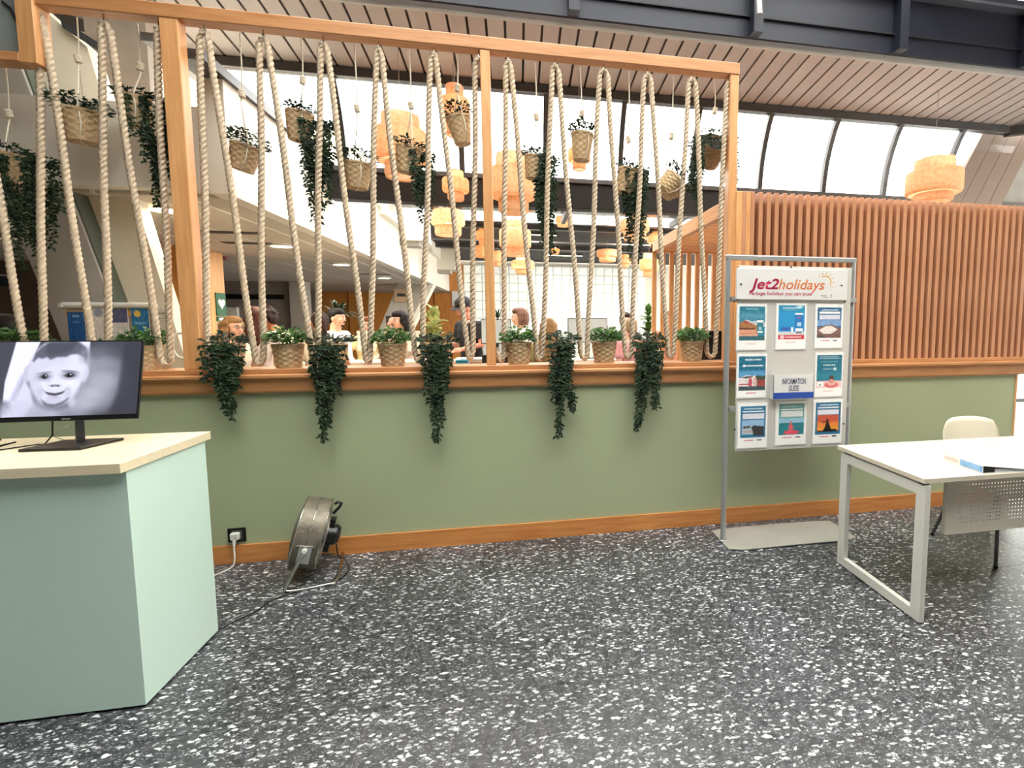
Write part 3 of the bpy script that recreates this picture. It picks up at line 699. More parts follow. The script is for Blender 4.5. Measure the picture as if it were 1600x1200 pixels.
def planter_hang(label, rimL, rimR, bot, top, knot, spl=None, trail=None, Y=.15, pitch=0.0, rb_=.72, leafn=130, kw=.045):
    A = aty(*rimL, Y); B = aty(*rimR, Y); C = aty(*bot, Y)
    c = (A + B) / 2; rt = (B - A).length / 2; ax = (c - C); ax.y = 0; h = ax.length; ax.normalize()
    tilt = atan2(ax.x, ax.z)
    M = (Matrix.Rotation(tilt, 3, 'Y') @ Matrix.Rotation(pitch, 3, 'X'))
    root = thing('hanging_planter', label, 'hanging planter', (C.x, Y, C.z - .01), 'basket planters hanging in the rope screen')
    basket(root, rt * rb_, rt, h, M, c)
    f, s = MB(), MB()
    if trail: bushy(f, s, c, rt * .9, .06, M, n=90, L=.036)
    else: bushy(f, s, c, rt * .95, .10, M, n=leafn + 40, L=.032)
    if trail:
        for (xs_, ys_, xe, ye, w0, w1, n) in trail:
            st = aty(xs_, ys_, Y - .03); e = aty(xe, ye, Y - .03)
            a = c + M @ Vector((rt * .5, 0, 0)); s.tube([c, a + Vector((0, 0, .02)), st], .002, 4, caps=False)
            vines(f, s, st, e, w0, w1, n, lmin=.35, L=.036, depth=.09, full=2)
    lm = LEAFD
    o = f.build('foliage', lm, root); o['kind'] = 'stuff'; s.build('stems', lm, root)
    # string: top hook, down to the knot, splitting to both sides and under the basket
    T = aty(*top, .10); T.z = 3.315 if top[1] > 5 and top[0] > 60 else aty(*top, .1).z
    K = aty(*knot, Y)
    g = MB(); g.tube([T, T.lerp(K, .5) + Vector((.004, 0, 0)), K], .0042, 6)
    sp = aty(*spl, Y) if spl else K - Vector((0, 0, .03))
    g.tube([K, sp], .0048, 6)
    kx = max(-rt * .45, min(rt * .45, (M.transposed() @ (sp - c)).x))
    wf = rt * .5
    def side(sgn):
        pts = [sp]
        for (px, py, pz) in ((sgn * wf * .9, -rt * .86, .012), (sgn * wf, -rt * .86 * (1 - .28 * .5) - .004, -h * .5), (sgn * wf * .6, -rt * rb_ * .82 - .006, -h * .98), (0, 0, -h - .006)):
            pts.append(c + M @ Vector((px, py, pz)))
        return pts
    def back(sgn): return [sp] + [c + M @ Vector(q) for q in ((sgn * wf, rt * 1.0, .012), (sgn * wf * .6, rt * rb_ + .006, -h * .98), (0, 0, -h - .006))]
    g.tube(side(1), .0038, 6); g.tube(back(-1), .0038, 6)
    shade_auto(g.build('hanger_string', STRING, root), 60)
    k = MB(); k.M = Matrix.Translation(K) @ Matrix.Rotation(.15 * (1 if knot[0] % 2 else -1), 4, 'Y')
    for q in range(5): k.lathe([(.001, -.0055), (.014, -.0055), (.019, 0), (.014, .0055), (.001, .0055)], 12, (0, 0, (q - 2) * kw / 5))
    shade_auto(k.build('knot', STRING, root), 40)
    return root
planter_hang('hanging basket with long vines at the far left edge, in front of the grey column', (-12, 236), (38, 246), (10, 284), (8, 97), (14, 178), trail=[(48, 246, 58, 418, .26, .10, 26)])
planter_hang('hanging basket with leafy plant in front of the cream slanted column', (94, 172), (160, 181), (130, 223), (119, 16), (122, 92), leafn=170)
planter_hang('tilted hanging basket with long vines beside the first timber post', (190, 160), (232, 148), (213, 198), (214, 24), (219, 104), spl=(220, 116), trail=[(240, 155, 258, 322, .22, .11, 28)])
planter_hang('tilted hanging basket with leafy plant just right of the first timber post', (362, 222), (410, 238), (377, 266), (374, 42), (378, 147), spl=(377, 158))
planter_hang('hanging basket with long vines, second right of the first timber post', (447, 174), (490, 182), (467, 220), (470, 50), (473, 126), trail=[(493, 190, 499, 345, .20, .09, 26)])
planter_hang('upright hanging basket with leafy plant over the dark beam', (535, 257), (581, 258), (558, 295), (553, 63), (558, 170), spl=(557, 199))
planter_hang('tilted hanging basket with vines in front of the largest lantern', (619, 228), (659, 236), (634, 270), (639, 72), (642, 165), trail=[(660, 238, 668, 345, .15, .08, 20)])
planter_hang('narrow hanging basket with leafy plant left of the middle timber post', (696, 184), (735, 186), (724, 226), (714, 76), (715, 138), rb_=.62)
planter_hang('hanging basket with long vines, first right of the middle timber post', (820, 243), (853, 250), (833, 280), (836, 90), (838, 183), spl=(837, 192), trail=[(852, 245, 855, 395, .17, .06, 24)])
planter_hang('hanging basket with leafy plant in front of the small round lantern', (893, 208), (927, 214), (908, 251), (906, 100), (909, 178))
planter_hang('hanging basket with long vines, third right of the middle timber post', (967, 263), (1002, 274), (975, 302), (983, 107), (982, 218), spl=(981, 228), trail=[(990, 265, 992, 404, .20, .07, 28)])
planter_hang('strongly tilted hanging basket with leafy plant, opening to the right', (1040, 268), (1070, 302), (1036, 300), (1052, 113), (1049, 213), spl=(1049, 226))
planter_hang('hanging basket tipped away, seen from below beside the last post', (1097, 222), (1137, 222), (1116, 262), (1117, 117), (1117, 173), spl=(1117, 190), pitch=.9,
             trail=[(1090, 215, 1086, 325, .09, .05, 13), (1140, 212, 1143, 352, .10, .06, 18)], rb_=.8)

# ------------------------------------------------------------------ slatted timber box on the right
SB = thing('slatted_box', 'large honey wood slatted enclosure on the ledge at the right', 'slatted enclosure', (1.61, .05, 1.252))
MB().box(1.62, 4.45, .085, .105, 1.252, 2.46).build('backing_panel', WSLATD, SB)
me = None; n = 44; sx0, sx1 = 1.65, 4.42
for i in range(n):
    x = sx0 + (sx1 - sx0) * i / (n - 1)
    if me is None:
        o = MB().box(-.0165, .0165, -.015, .085, 1.252 - 1.252, 2.50 - 1.252, .002).build('slat', WSLAT, SB, world=False); me = o.data
    else:
        o = bpy.data.objects.new('slat', me); COL.objects.link(o); o.parent = SB
    o.location = (x - 1.61, -.05 + .0, 0)
MB().box(1.585, 1.70, -.012, .10, 1.252, 2.50, .003).build('corner_post', WZ, SB)
MB().box(1.585, 1.64, .10, 2.36, 2.37, 2.485, .003).build('side_beam', WY, SB)
MB().box(1.585, 4.45, 2.30, 2.36, 2.37, 2.47, .003).build('rear_beam', WX, SB)
for k in range(20):
    y = .16 + k * .108
    MB().box(1.64, 4.45, y, y + .03, 2.385, 2.465).build('roof_slat', WX, SB)
me = None
for i in range(26):
    x = 1.615 + i * .108
    if me is None:
        o = MB().box(-.026, .026, 2.31 - .05, 2.35 - .05, -.252, 2.38 - 1.252, .002).build('rear_slat', WZ, SB, world=False); me = o.data
    else:
        o = bpy.data.objects.new('rear_slat', me); COL.objects.link(o); o.parent = SB
    o.location = (x - 1.61, 0, 0)
MB().box(1.585, 4.45, 2.28, 2.38, .95, 1.02).build('rear_rail', WX, SB)
# ------------------------------------------------------------------ painted prints (flat print: colour per vertex on a real sheet)
class Paint:
    def __init__(s, w, h, bgc, R=(0, 0, 1, 1)):
        s.w, s.h = w, h
        xs = np.linspace(R[0], R[2], w); ys = np.linspace(R[1], R[3], h)
        s.X, s.Y = np.meshgrid(xs, ys); s.C = np.ones((h, w, 3)) * np.array(bgc, float)
    def mask(s, m, c, a=1.0):
        m = np.clip(m * a, 0, 1)[..., None]; s.C = s.C * (1 - m) + np.array(c, float) * m; return s
    def rect(s, x0, y0, x1, y1, c, a=1.0, soft=0):
        if soft: m = np.clip(np.minimum.reduce([(s.X - x0), (x1 - s.X), (s.Y - y0), (y1 - s.Y)]) / soft + .5, 0, 1)
        else: m = ((s.X >= x0) & (s.X <= x1) & (s.Y >= y0) & (s.Y <= y1)).astype(float)
        return s.mask(m, c, a)
    def ell(s, cx, cy, rx, ry, c, a=1.0, soft=.2, rot=0.0):
        dx, dy = s.X - cx, s.Y - cy; u = (dx * cos(rot) + dy * sin(rot)) / rx; v = (-dx * sin(rot) + dy * cos(rot)) / ry
        return s.mask(np.clip((1 - np.sqrt(u * u + v * v)) / soft + .5, 0, 1), c, a)
    def poly(s, P, c, a=1.0, soft=.0):
        ins = np.zeros(s.X.shape, bool); n = len(P); dist = np.full(s.X.shape, 1e9)
        for i in range(n):
            x0, y0 = P[i]; x1, y1 = P[(i + 1) % n]
            if y0 != y1:
                cnd = ((y0 > s.Y) != (y1 > s.Y)) & (s.X < (x1 - x0) * (s.Y - y0) / (y1 - y0) + x0); ins ^= cnd
            if soft:
                L = (x1 - x0) ** 2 + (y1 - y0) ** 2 + 1e-9; t = np.clip(((s.X - x0) * (x1 - x0) + (s.Y - y0) * (y1 - y0)) / L, 0, 1)
                dist = np.minimum(dist, np.hypot(s.X - x0 - t * (x1 - x0), s.Y - y0 - t * (y1 - y0)))
        m = np.clip(.5 + np.where(ins, dist, -dist) / soft, 0, 1) if soft else ins.astype(float)
        return s.mask(m, c, a)
    def noise(s, amp, seed=0, k=3):
        r = np.random.RandomState(seed); N = r.rand(s.h // k + 2, s.w // k + 2) - .5
        N = np.kron(N, np.ones((k, k)))[:s.h, :s.w]; s.C = np.clip(s.C + N[..., None] * amp, 0, 255); return s
    def sheet(s, name, corner, ux, uy, m, parent):
        "corner: top-left point; ux: across; uy: downwards"
        w, h = s.w, s.h; me = bpy.data.meshes.new(name); base = ABS[parent.name]
        U = np.linspace(0, 1, w)[None, :, None]; V = np.linspace(0, 1, h)[:, None, None]
        P = np.array(corner - base)[None, None] + U * np.array(ux) + V * np.array(uy)
        idx = np.arange(w * h).reshape(h, w)
        F = np.stack([idx[:-1, :-1], idx[1:, :-1], idx[1:, 1:], idx[:-1, 1:]], -1).reshape(-1, 4)
        me.vertices.add(w * h); me.vertices.foreach_set('co', P.reshape(-1).astype(np.float32))
        me.loops.add(F.size); me.loops.foreach_set('vertex_index', F.reshape(-1).astype(np.int32))
        me.polygons.add(len(F)); me.polygons.foreach_set('loop_start', np.arange(0, F.size, 4, dtype=np.int32)); me.update(calc_edges=True); me.validate()
        c = np.clip(s.C.reshape(-1, 3) / 255, 0, 1); c = np.where(c <= .04045, c / 12.92, ((c + .055) / 1.055) ** 2.4)
        at = me.color_attributes.new('Col', 'FLOAT_COLOR', 'POINT'); at.data.foreach_set('color', np.concatenate([c, np.ones((len(c), 1))], 1).reshape(-1).astype(np.float32))
        me.materials.append(m); o = bpy.data.objects.new(name, me); _link(o, parent, Vector((0, 0, 0))); return o

def text(body, h, m, parent, loc, shear=0.0, width=None, depth=.0006, name='lettering', bold=0.0, align='LEFT', rotx=pi / 2, space=1.0, M=None):
    cu = bpy.data.curves.new('t', 'FONT'); cu.body = body; cu.size = 1.0; cu.shear = shear; cu.extrude = 0; cu.offset = bold; cu.space_character = space; cu.resolution_u = 3
    tmp = bpy.data.objects.new('t', cu); COL.objects.link(tmp)
    me = bpy.data.meshes.new_from_object(tmp.evaluated_get(bpy.context.evaluated_depsgraph_get()))
    bpy.data.objects.remove(tmp); bpy.data.curves.remove(cu)
    xs = [v.co.x for v in me.vertices]; ys = [v.co.y for v in me.vertices]; W = max(xs) - min(xs); k = h / .72
    kx = width / W if width else k; ox = min(xs)
    R = M if M is not None else Matrix.Rotation(rotx, 3, 'X')
    for v in me.vertices:
        x = (v.co.x - ox) * kx - (0 if align == 'LEFT' else W * kx / 2)
        v.co = R @ Vector((x, v.co.y * k, depth))
    me.materials.clear(); me.materials.append(m)
    o = bpy.data.objects.new(name, me); _link(o, parent, Vector(loc) - ABS[parent.name]); return o

# ------------------------------------------------------------------ mint counter, monitor and what lies on it
KX1, KY0, KY1 = -1.495, -1.297, -.80
kc = thing('reception_counter', 'pale mint counter with cream top in the left foreground', 'counter', (-2.4, -1.05, 0))
MB().box(-3.6, KX1 - .02, KY0, KY0 + .02, .012, .975).build('front_panel', MINT, kc)
MB().box(KX1 - .02, KX1, KY0, KY1, .012, .975).build('side_panel', MINT, kc)
MB().box(-3.6, KX1 - .02, KY1 - .02, KY1, .012, .975).build('back_panel', MINT, kc)
MB().box(-3.6, KX1 - .01, KY0 + .012, KY1 - .012, 0, .014).build('plinth', BLACK, kc)
MB().box(-3.66, -1.497 + .01, -1.335, -.765, .975, 1.014, .0015).build('worktop', CREAM, kc)
MN = thing('monitor', 'black desktop monitor showing a black and white baby photo', 'monitor', (-1.90, -.97, 1.014))
tl = radians(12); ct, s_t = cos(tl), sin(tl)
def mon(x, d, u): # x across, d depth behind the face, u up along the face
    return Vector((x, -.985 + u * s_t + d * ct, 1.125 + u * ct - d * s_t))
def mbox(mb, x0, x1, d0, d1, u0, u1):
    vs = [mon(x, d, u) for u in (u0, u1) for d in (d0, d1) for x in (x0, x1)]
    mb._add(vs, [(0, 2, 3, 1), (4, 5, 7, 6), (0, 1, 5, 4), (2, 6, 7, 3), (0, 4, 6, 2), (1, 3, 7, 5)]); return mb
mx0, mx1, mh = -2.19, -1.645, .350
mbox(MB(), mx0, mx1, 0.0, .010, 0, mh).build('casing', BLACK, MN, bevel=.003)
mbox(MB(), mx0 + .1, mx1 - .1, .010, .045, .06, .24).build('casing_back', BLACK, MN)
mbox(MB(), -1.925, -1.895, -.002, 0, .006, .011).build('badge', ALU, MN)
# picture, painted in the coordinates of its own layout
P = Paint(250, 140, (64, 66, 76), R=(-130, 100, 1480, 880))
lav = (214, 214, 236)
P.poly([(80, 90), (345, 90), (250, 330), (170, 560), (90, 900), (0, 900), (0, 520)], lav, soft=14)
P.poly([(200, 470), (290, 600), (330, 740), (240, 900), (90, 900), (120, 700)], (196, 196, 218), soft=40)
P.poly([(170, 440), (215, 470), (120, 720), (60, 730)], (150, 150, 172), .6, soft=40)
P.ell(-10, 790, 110, 80, (96, 96, 112), .8, soft=.6)
P.poly([(740, 90), (893, 90), (893, 330), (800, 200)], (206, 208, 230), soft=12)
for (cx, cy, rx, ry, v, a) in ((1010, 380, 230, 200, 120, .7), (1000, 560, 300, 240, 150, .75), (900, 700, 240, 140, 160, .7), (1180, 430, 150, 140, 120, .55), (1080, 520, 130, 90, 180, .4), (960, 330, 200, 60, 150, .3), (820, 760, 160, 70, 170, .6), (960, 650, 90, 50, 176, .4), (930, 230, 120, 60, 100, .5)):
    P.ell(cx, cy, rx, ry, (v, v, v + 14), a, soft=.9)
P.poly([(1290, 90), (1500, 90), (1500, 900), (1150, 900), (1250, 640)], (52, 53, 62), .8, soft=60)
P.ell(300, 860, 330, 150, (186, 186, 208), .85, soft=.5)
P.ell(600, 880, 330, 120, (150, 150, 170), .7, soft=.6)
P.ell(560, 720, 190, 90, (90, 90, 104), .75, soft=.7)
P.ell(228, 440, 42, 90, (178, 178, 198), 1, soft=.4); P.ell(850, 430, 55, 100, (186, 186, 206), .9, soft=.4)
P.ell(545, 400, 310, 330, (192, 192, 212), 1, soft=.10)
P.ell(550, 560, 255, 215, (200, 200, 220), 1, soft=.22); P.ell(400, 560, 70, 60, (212, 212, 230), .6, soft=1.0); P.ell(700, 550, 80, 60, (220, 220, 238), .6, soft=1.0)
P.ell(770, 330, 120, 190, (214, 214, 234), .5, soft=.9)
P.poly([(275, 300), (300, 215), (360, 150), (460, 95), (760, 95), (850, 160), (880, 250), (868, 300), (830, 262), (760, 232), (690, 236), (640, 262), (540, 262), (470, 290), (430, 262), (380, 278), (330, 268), (290, 310)], (84, 86, 100), .96, soft=26)
P.poly([(420, 110), (740, 105), (700, 200), (560, 240), (450, 250), (400, 200)], (62, 64, 76), .7, soft=50)
P.ell(840, 250, 60, 80, (140, 140, 158), .5, soft=.8)
P.ell(415, 468, 88, 46, (128, 128, 146), .6, soft=.7); P.ell(695, 455, 98, 46, (128, 128, 146), .6, soft=.7)
P.ell(418, 428, 74, 13, (120, 120, 136), .7, soft=.95, rot=-.12); P.ell(694, 420, 84, 16, (108, 108, 124), .75, soft=.95, rot=.10)
P.ell(420, 468, 56, 20, (70, 68, 80), .8, soft=.5); P.ell(695, 458, 66, 20, (70, 68, 80), .8, soft=.5)
P.ell(424, 466, 34, 27, (44, 44, 52), 1, soft=.4); P.ell(694, 456, 40, 26, (44, 44, 52), 1, soft=.4); P.ell(424, 466, 15, 15, (18, 18, 22), 1, soft=.4); P.ell(694, 456, 16, 15, (18, 18, 22), 1, soft=.4)
P.ell(434, 458, 8, 7, (236, 236, 248), .9, soft=.6); P.ell(704, 448, 8, 7, (236, 236, 248), .9, soft=.6); P.ell(415, 500, 60, 10, (170, 170, 190), .6, soft=.9); P.ell(700, 492, 66, 10, (170, 170, 190), .6, soft=.9); P.ell(470, 500, 24, 60, (176, 176, 196), .35, soft=.9); P.ell(330, 560, 60, 120, (170, 170, 192), .4, soft=.9)
P.ell(550, 540, 62, 55, (206, 206, 226), .9, soft=.8); P.ell(545, 562, 58, 12, (110, 110, 126), .8, soft=.8); P.ell(515, 568, 12, 8, (60, 60, 70), .9, soft=.6); P.ell(578, 568, 12, 8, (60, 60, 70), .9, soft=.6)
P.poly([(424, 616), (480, 634), (550, 642), (620, 630), (670, 606), (640, 650), (560, 678), (480, 664)], (112, 108, 122), .85, soft=14)
P.poly([(440, 624), (500, 640), (560, 646), (620, 634), (655, 614), (622, 648), (545, 662), (480, 650)], (46, 44, 52), .92, soft=8); P.ell(408, 606, 20, 14, (160, 160, 178), .5, soft=.9); P.ell(684, 598, 20, 14, (160, 160, 178), .5, soft=.9)
P.ell(545, 690, 90, 12, (150, 150, 168), .5, soft=.9); P.ell(545, 726, 120, 26, (176, 176, 196), .7, soft=.7)
P.ell(690, 640, 40, 70, (160, 160, 180), .4, soft=.9); P.ell(390, 640, 36, 70, (160, 160, 180), .4, soft=.9)
P.poly([(400, 700), (480, 748), (560, 756), (640, 730), (700, 690), (720, 700), (640, 765), (540, 790), (450, 770)], (80, 80, 94), .7, soft=18)
P.ell(745, 740, 40, 46, (206, 206, 224), .6, soft=1.0)
c0 = mon(mx0 + .006, -.0012, mh - .006); ux = Vector((mx1 - mx0 - .012, 0, 0)); uy = mon(0, 0, .022) - mon(0, 0, mh - .006)
P.sheet('screen', c0, ux, uy, SCREEN, MN)
MB().tube([(-1.895, -.945, 1.02), (-1.897, -.93, 1.22)], [.019, .016], 4).build('neck', BLACK, MN)
mbase = [(-2.02, -1.068), (-1.812, -1.075), (-1.765, -1.0), (-1.83, -.895), (-2.03, -.88)]
mbase = [(-2.025, -1.065), (-1.800, -1.075), (-1.745, -.925), (-1.83, -.885), (-1.99, -.90)]
MB().prism([mbase[0], mbase[1], (-1.76, -.90), (-1.99, -.895)], 'z', 1.0145, 1.026).build('base', BLACK, MN, bevel=.002)
cb = MB().tube([aty(82, 655, -.94), aty(82, 680, -.93), aty(70, 694, -.95), Vector((-2.04, -.96, 1.022)), Vector((-2.12, -1.02, 1.018)), Vector((-2.18, -.98, 1.018)), Vector((-2.14, -.93, 1.03)), Vector((-2.2, -1.0, 1.018))], .0032, 6).build('cable', BLACK, MN, smooth=True)
cb = MB().tube([aty(108, 665, -.90), aty(92, 673, -.92), aty(84, 682, -.93), Vector((-2.0, -.88, 1.02))], .0026, 6).build('cable', mat('light_cable', (190, 190, 180)), MN, smooth=True)
sc_ = thing('small_speaker', 'small black wedge-shaped device on the cream counter behind the monitor', 'device', (-2.33, -.82, 1.014))
shade_auto(MB().prism([(-2.40, 1.014), (-2.30, 1.014), (-2.315, 1.05), (-2.335, 1.078), (-2.36, 1.08), (-2.375, 1.05)], 'y', -.85, -.80).build('body', BLACK, sc_), 30)
MB().box(-2.385, -2.315, -.855, -.85, 1.018, 1.03).build('front_lip', DARKM, sc_)
wt = thing('white_dispenser', 'rounded white object cut off by the left edge on the counter', 'dispenser', (-2.52, -1.0, 1.014))
shade_auto(MB().lathe([(.001, 0), (.06, 0), (.062, .02), (.05, .07), (.03, .09), (.001, .095)], 20, (-2.30, -1.03, 1.014)).build('body', WHITEM, wt), 40)
shade_auto(MB().lathe([(.02, .09), (.02, .1), (.001, .102)], 16, (-2.30, -1.03, 1.014)).build('cap', ALU, wt), 40)

# ------------------------------------------------------------------ freestanding display board
DS = thing('display_stand', 'silver framed freestanding display board on a grey foot plate', 'display stand', (1.88, -.31, 0))
YS = -.31; pl, pr_ = aty(1135, 620, YS).x, aty(1330, 620, YS).x - .0
pl = 1.392; pr_ = 2.345; zt = 1.975
pts = [(1.385, -.31, .006), (1.385, -.31, zt - .03), (1.39, -.31, zt - .008), (1.41, -.31, zt), (2.325, -.31, zt + .012), (2.345, -.31, zt + .004), (2.352, -.31, zt - .02), (2.352, -.31, .006)]
fr = MB(); fr.tube([(1.40, YS, .004), (1.40, YS, zt)], .0185, 14); fr.build('upright', ALU, DS, smooth=False)
fr = MB(); fr.tube([(2.345, YS, .004), (2.345, YS, zt)], .0185, 14); fr.build('upright', ALU, DS)
MB().box(1.382, 2.364, YS - .017, YS + .017, zt - .012, zt + .022, .006).build('top_rail', ALU, DS)
for xx in (1.40, 2.345): MB().lathe([(.028, 0), (.028, .006), (.020, .010)], 16, (xx, YS, .008), cap1=True).build('flange', ALU, DS)
# gently bowed plate
vs = []; fs = []; nx_ = 24
outl = []
x0, x1, ya, yb = 1.385, 2.36, -.475, -.125
plate = MB(); prof_z = lambda t: .003 + .006 * (1 - (2 * t - 1) ** 2)
top = []
for i in range(nx_ + 1):
    t = i / nx_; x = x0 + (x1 - x0) * t; e = .035 * (max(0, 1 - t * 10) + max(0, (t - .9) * 10)) 
    for y in (ya + e, yb - e * .3): vs += [(x, y, prof_z(t)), (x, y, prof_z(t) + .005)]
for i in range(nx_):
    a = i * 4; b = a + 4
    fs += [(a + 1, b + 1, b + 3, a + 3), (a, a + 2, b + 2, b), (a, b, b + 1, a + 1), (a + 2, a + 3, b + 3, b + 2)]
fs += [(0, 1, 3, 2), (nx_ * 4, nx_ * 4 + 2, nx_ * 4 + 3, nx_ * 4 + 1)]
plate._add(vs, fs); plate.build('foot_plate', mat('foot_grey', (176, 174, 166), rough=.35, metal=.3, var=.05, scale=4), DS)
YBD = -.345
bx0, bx1, bzb, bzt = 1.462, 2.312, .655, 1.925
MB().box(bx0, bx1, YBD, YBD + .018, bzb, bzt, .002).build('board', BOARDW, DS)
for xx in (bx0 - .045, bx1 + .001):
    for zz in (.95, 1.7): MB().box(xx, xx + .045, YBD + .004, YS + .01, zz - .015, zz + .015).build('clamp', ALU, DS)
def bolt(px, py, par, Y):
    c = aty(px, py, Y); mb = MB(); mb.M = Matrix.Translation(c) @ Matrix.Rotation(pi / 2, 4, 'X')
    mb.lathe([(.006, 0), (.006, .003), (.004, .004)], 10, cap1=True); mb.build('bolt', BLACK, par)
for p in ((1236, 417), (1147, 471), (1320, 471), (1148, 671), (1318, 662)): bolt(*p, DS, YBD - .001)
# header panel
YH = YBD - .020
a = aty(1152, 419, YH); b = aty(1323, 469, YH)
hd = thing('header_sign', 'white holiday company header sign at the top of the display board', 'sign', ((a.x + b.x) / 2, YH, b.z))
MB().box(a.x, b.x, YH, YBD - .001, b.z, a.z, .0015).build('panel', PAPER, hd)
bolt(1158, 444, hd, YH - .001); bolt(1315, 446, hd, YH - .001)
m1 = mat('logo_crimson', (190, 22, 64), rough=.4, rgb2=(130, 12, 60), scale=14); 
def ramp_mat(name, c0_, c1_):
    m = bpy.data.materials.new(name); m.use_nodes = True; nt = m.node_tree; tc = nt.nodes.new('ShaderNodeTexCoord'); sp = nt.nodes.new('ShaderNodeSeparateXYZ'); cr = nt.nodes.new('ShaderNodeValToRGB')
    nt.links.new(tc.outputs['Generated'], sp.inputs[0]); nt.links.new(sp.outputs['Z'], cr.inputs[0]); nt.links.new(cr.outputs[0], nt.nodes['Principled BSDF'].inputs['Base Color'])
    cr.color_ramp.elements[0].color = (*lin(c0_), 1); cr.color_ramp.elements[0].position = .35; cr.color_ramp.elements[1].color = (*lin(c1_), 1); cr.color_ramp.elements[1].position = .75; return m
m2 = ramp_mat('logo_orange', (196, 40, 56), (238, 170, 60))
p0 = aty(1171, 451, YH); p1 = aty(1217, 451, YH); p2 = aty(1289, 451, YH); capt = aty(1200, 435, YH).z - p0.z
text('Jet2', capt * 1.0, m1, hd, (p0.x, YH - .0008, p0.z), shear=.25, width=(p1.x - p0.x), bold=.02)
text('holidays', capt * 1.0, m2, hd, (p1.x - .004, YH - .0008, p0.z), shear=.25, width=(p2.x - p1.x), bold=.01)
p3 = aty(1170, 459.5, YH); p4 = aty(1269, 459.5, YH)
text('Package holidays you can trust', .024, mat('tag_red', (180, 40, 70)), hd, (p3.x, YH - .0008, p3.z - .005), shear=.2, width=p4.x - p3.x, bold=.012)
OR_ = mat('sun_orange', (226, 160, 60)); c = aty(1288, 441, YH - .001)
sn = MB(); R0, R1 = .040, .046
arc = [(c.x + .008 + R0 * cos(t), c.z + .0 + R0 * sin(t)) for t in [radians(v) for v in range(-28, 128, 8)]] + [(c.x + .008 + R1 * cos(t), c.z + R1 * sin(t)) for t in [radians(v) for v in range(124, -30, -8)]]
sn.prism(arc, 'y', YH - .0015, YH - .0002).build('sun_arc', OR_, hd)
rays = MB()
for dg in (-30, 0, 28, 56, 84, 112, 138):
    t = radians(dg); u = Vector((cos(t), sin(t))); v = Vector((-u.y, u.x)) * .0022
    q0 = Vector((c.x + .008, c.z)) + u * .056; q1 = Vector((c.x + .008, c.z)) + u * .068
    rays.prism([tuple(q0 - v), tuple(q1 - v), tuple(q1 + v), tuple(q0 + v)], 'y', YH - .0015, YH - .0002)
rays.build('sun_rays', OR_, hd)
q = aty(1283, 463, YH); text('Member', .009, EYE, hd, (q.x, YH - .0008, q.z), bold=.01); q = aty(1296, 464, YH); text('2', .02, EYE, hd, (q.x + .004, YH - .0008, q.z - .002), shear=.2)
MB().box(q.x - .045, q.x - .008, YH - .001, YH - .0002, q.z - .005, q.z - .003).build('small_print', EYE, hd)

TEALP = (52, 128, 152)
def lines(P, x0, x1, y, c=(236, 244, 246), h=.012, seed=1, a=.9):
    r = random.Random(seed); x = x0
    while x < x1:
        wv = r.uniform(.03, .09); P.rect(x, y, min(x + wv, x1), y + h, c, a); x += wv + .018
def foot(P, y, both=False):
    lines(P, .22 if both else .32, .56 if both else .66, y, (206, 60, 84), .016, 3)
    if both: lines(P, .66, .84, y - .01, (40, 40, 60), .03, 5); lines(P, .2, .85, y + .04, (200, 200, 205), .006, 8)
def poster_base(): return Paint(56, 84, (248, 246, 244))
def p_market():
    P = poster_base(); P.rect(.06, .06, .96, .80, TEALP); P.rect(.06, .20, .96, .34, (120, 170, 190), .6, .1); lines(P, .28, .74, .10)
    P.poly([(.06, .46), (.3, .34), (.5, .38), (.75, .36), (.96, .42), (.96, .5), (.06, .5)], (200, 206, 212)); P.poly([(.06, .42), (.28, .36), (.5, .42), (.7, .48), (.7, .66), (.06, .66)], (170, 120, 80)); P.poly([(.2, .42), (.31, .36), (.42, .42)], (180, 60, 50))
    P.rect(.06, .56, .66, .64, (224, 160, 130)); P.rect(.06, .52, .6, .56, (96, 60, 48)); P.rect(.06, .66, .72, .70, (232, 170, 150)); P.rect(.06, .70, .96, .80, (60, 104, 112)); P.rect(.68, .36, .90, .40, (244, 246, 246)); P.rect(.68, .40, .90, .62, (56, 130, 140)); P.rect(.70, .60, .88, .635, (240, 244, 244)); P.rect(.74, .50, .84, .57, (150, 190, 200)); P.noise(26, 2, 2)
    P.rect(0, .81, 1, 1, (248, 246, 244)); foot(P, .87); return P
def p_app():
    P = poster_base(); P.rect(.06, .04, .96, .66, (50, 150, 206)); P.rect(.06, .04, .96, .18, (50, 146, 186)); lines(P, .2, .6, .09, h=.02); P.poly([(.56, .10), (.78, .04), (.9, .06), (.8, .12)], (190, 228, 236)); lines(P, .22, .7, .14, (160, 210, 226), .01)
    P.rect(.62, .20, .90, .62, (44, 120, 190)); P.rect(.62, .21, .90, .25, (240, 248, 250)); P.rect(.70, .30, .82, .32, (200, 90, 120)); P.rect(.70, .42, .84, .50, (180, 216, 232)); P.rect(.64, .55, .9, .61, (246, 248, 250)); P.rect(.16, .52, .46, .60, (60, 100, 180)); P.rect(.5, .52, .58, .62, (236, 238, 242))
    P.rect(.06, .62, .96, .69, (214, 214, 216)); P.rect(.66, .63, .86, .655, (40, 40, 44)); P.rect(.06, .69, .96, .79, (208, 64, 74)); P.rect(.14, .70, .26, .78, (240, 200, 200)); lines(P, .3, .86, .725, h=.022, seed=4); foot(P, .85); return P
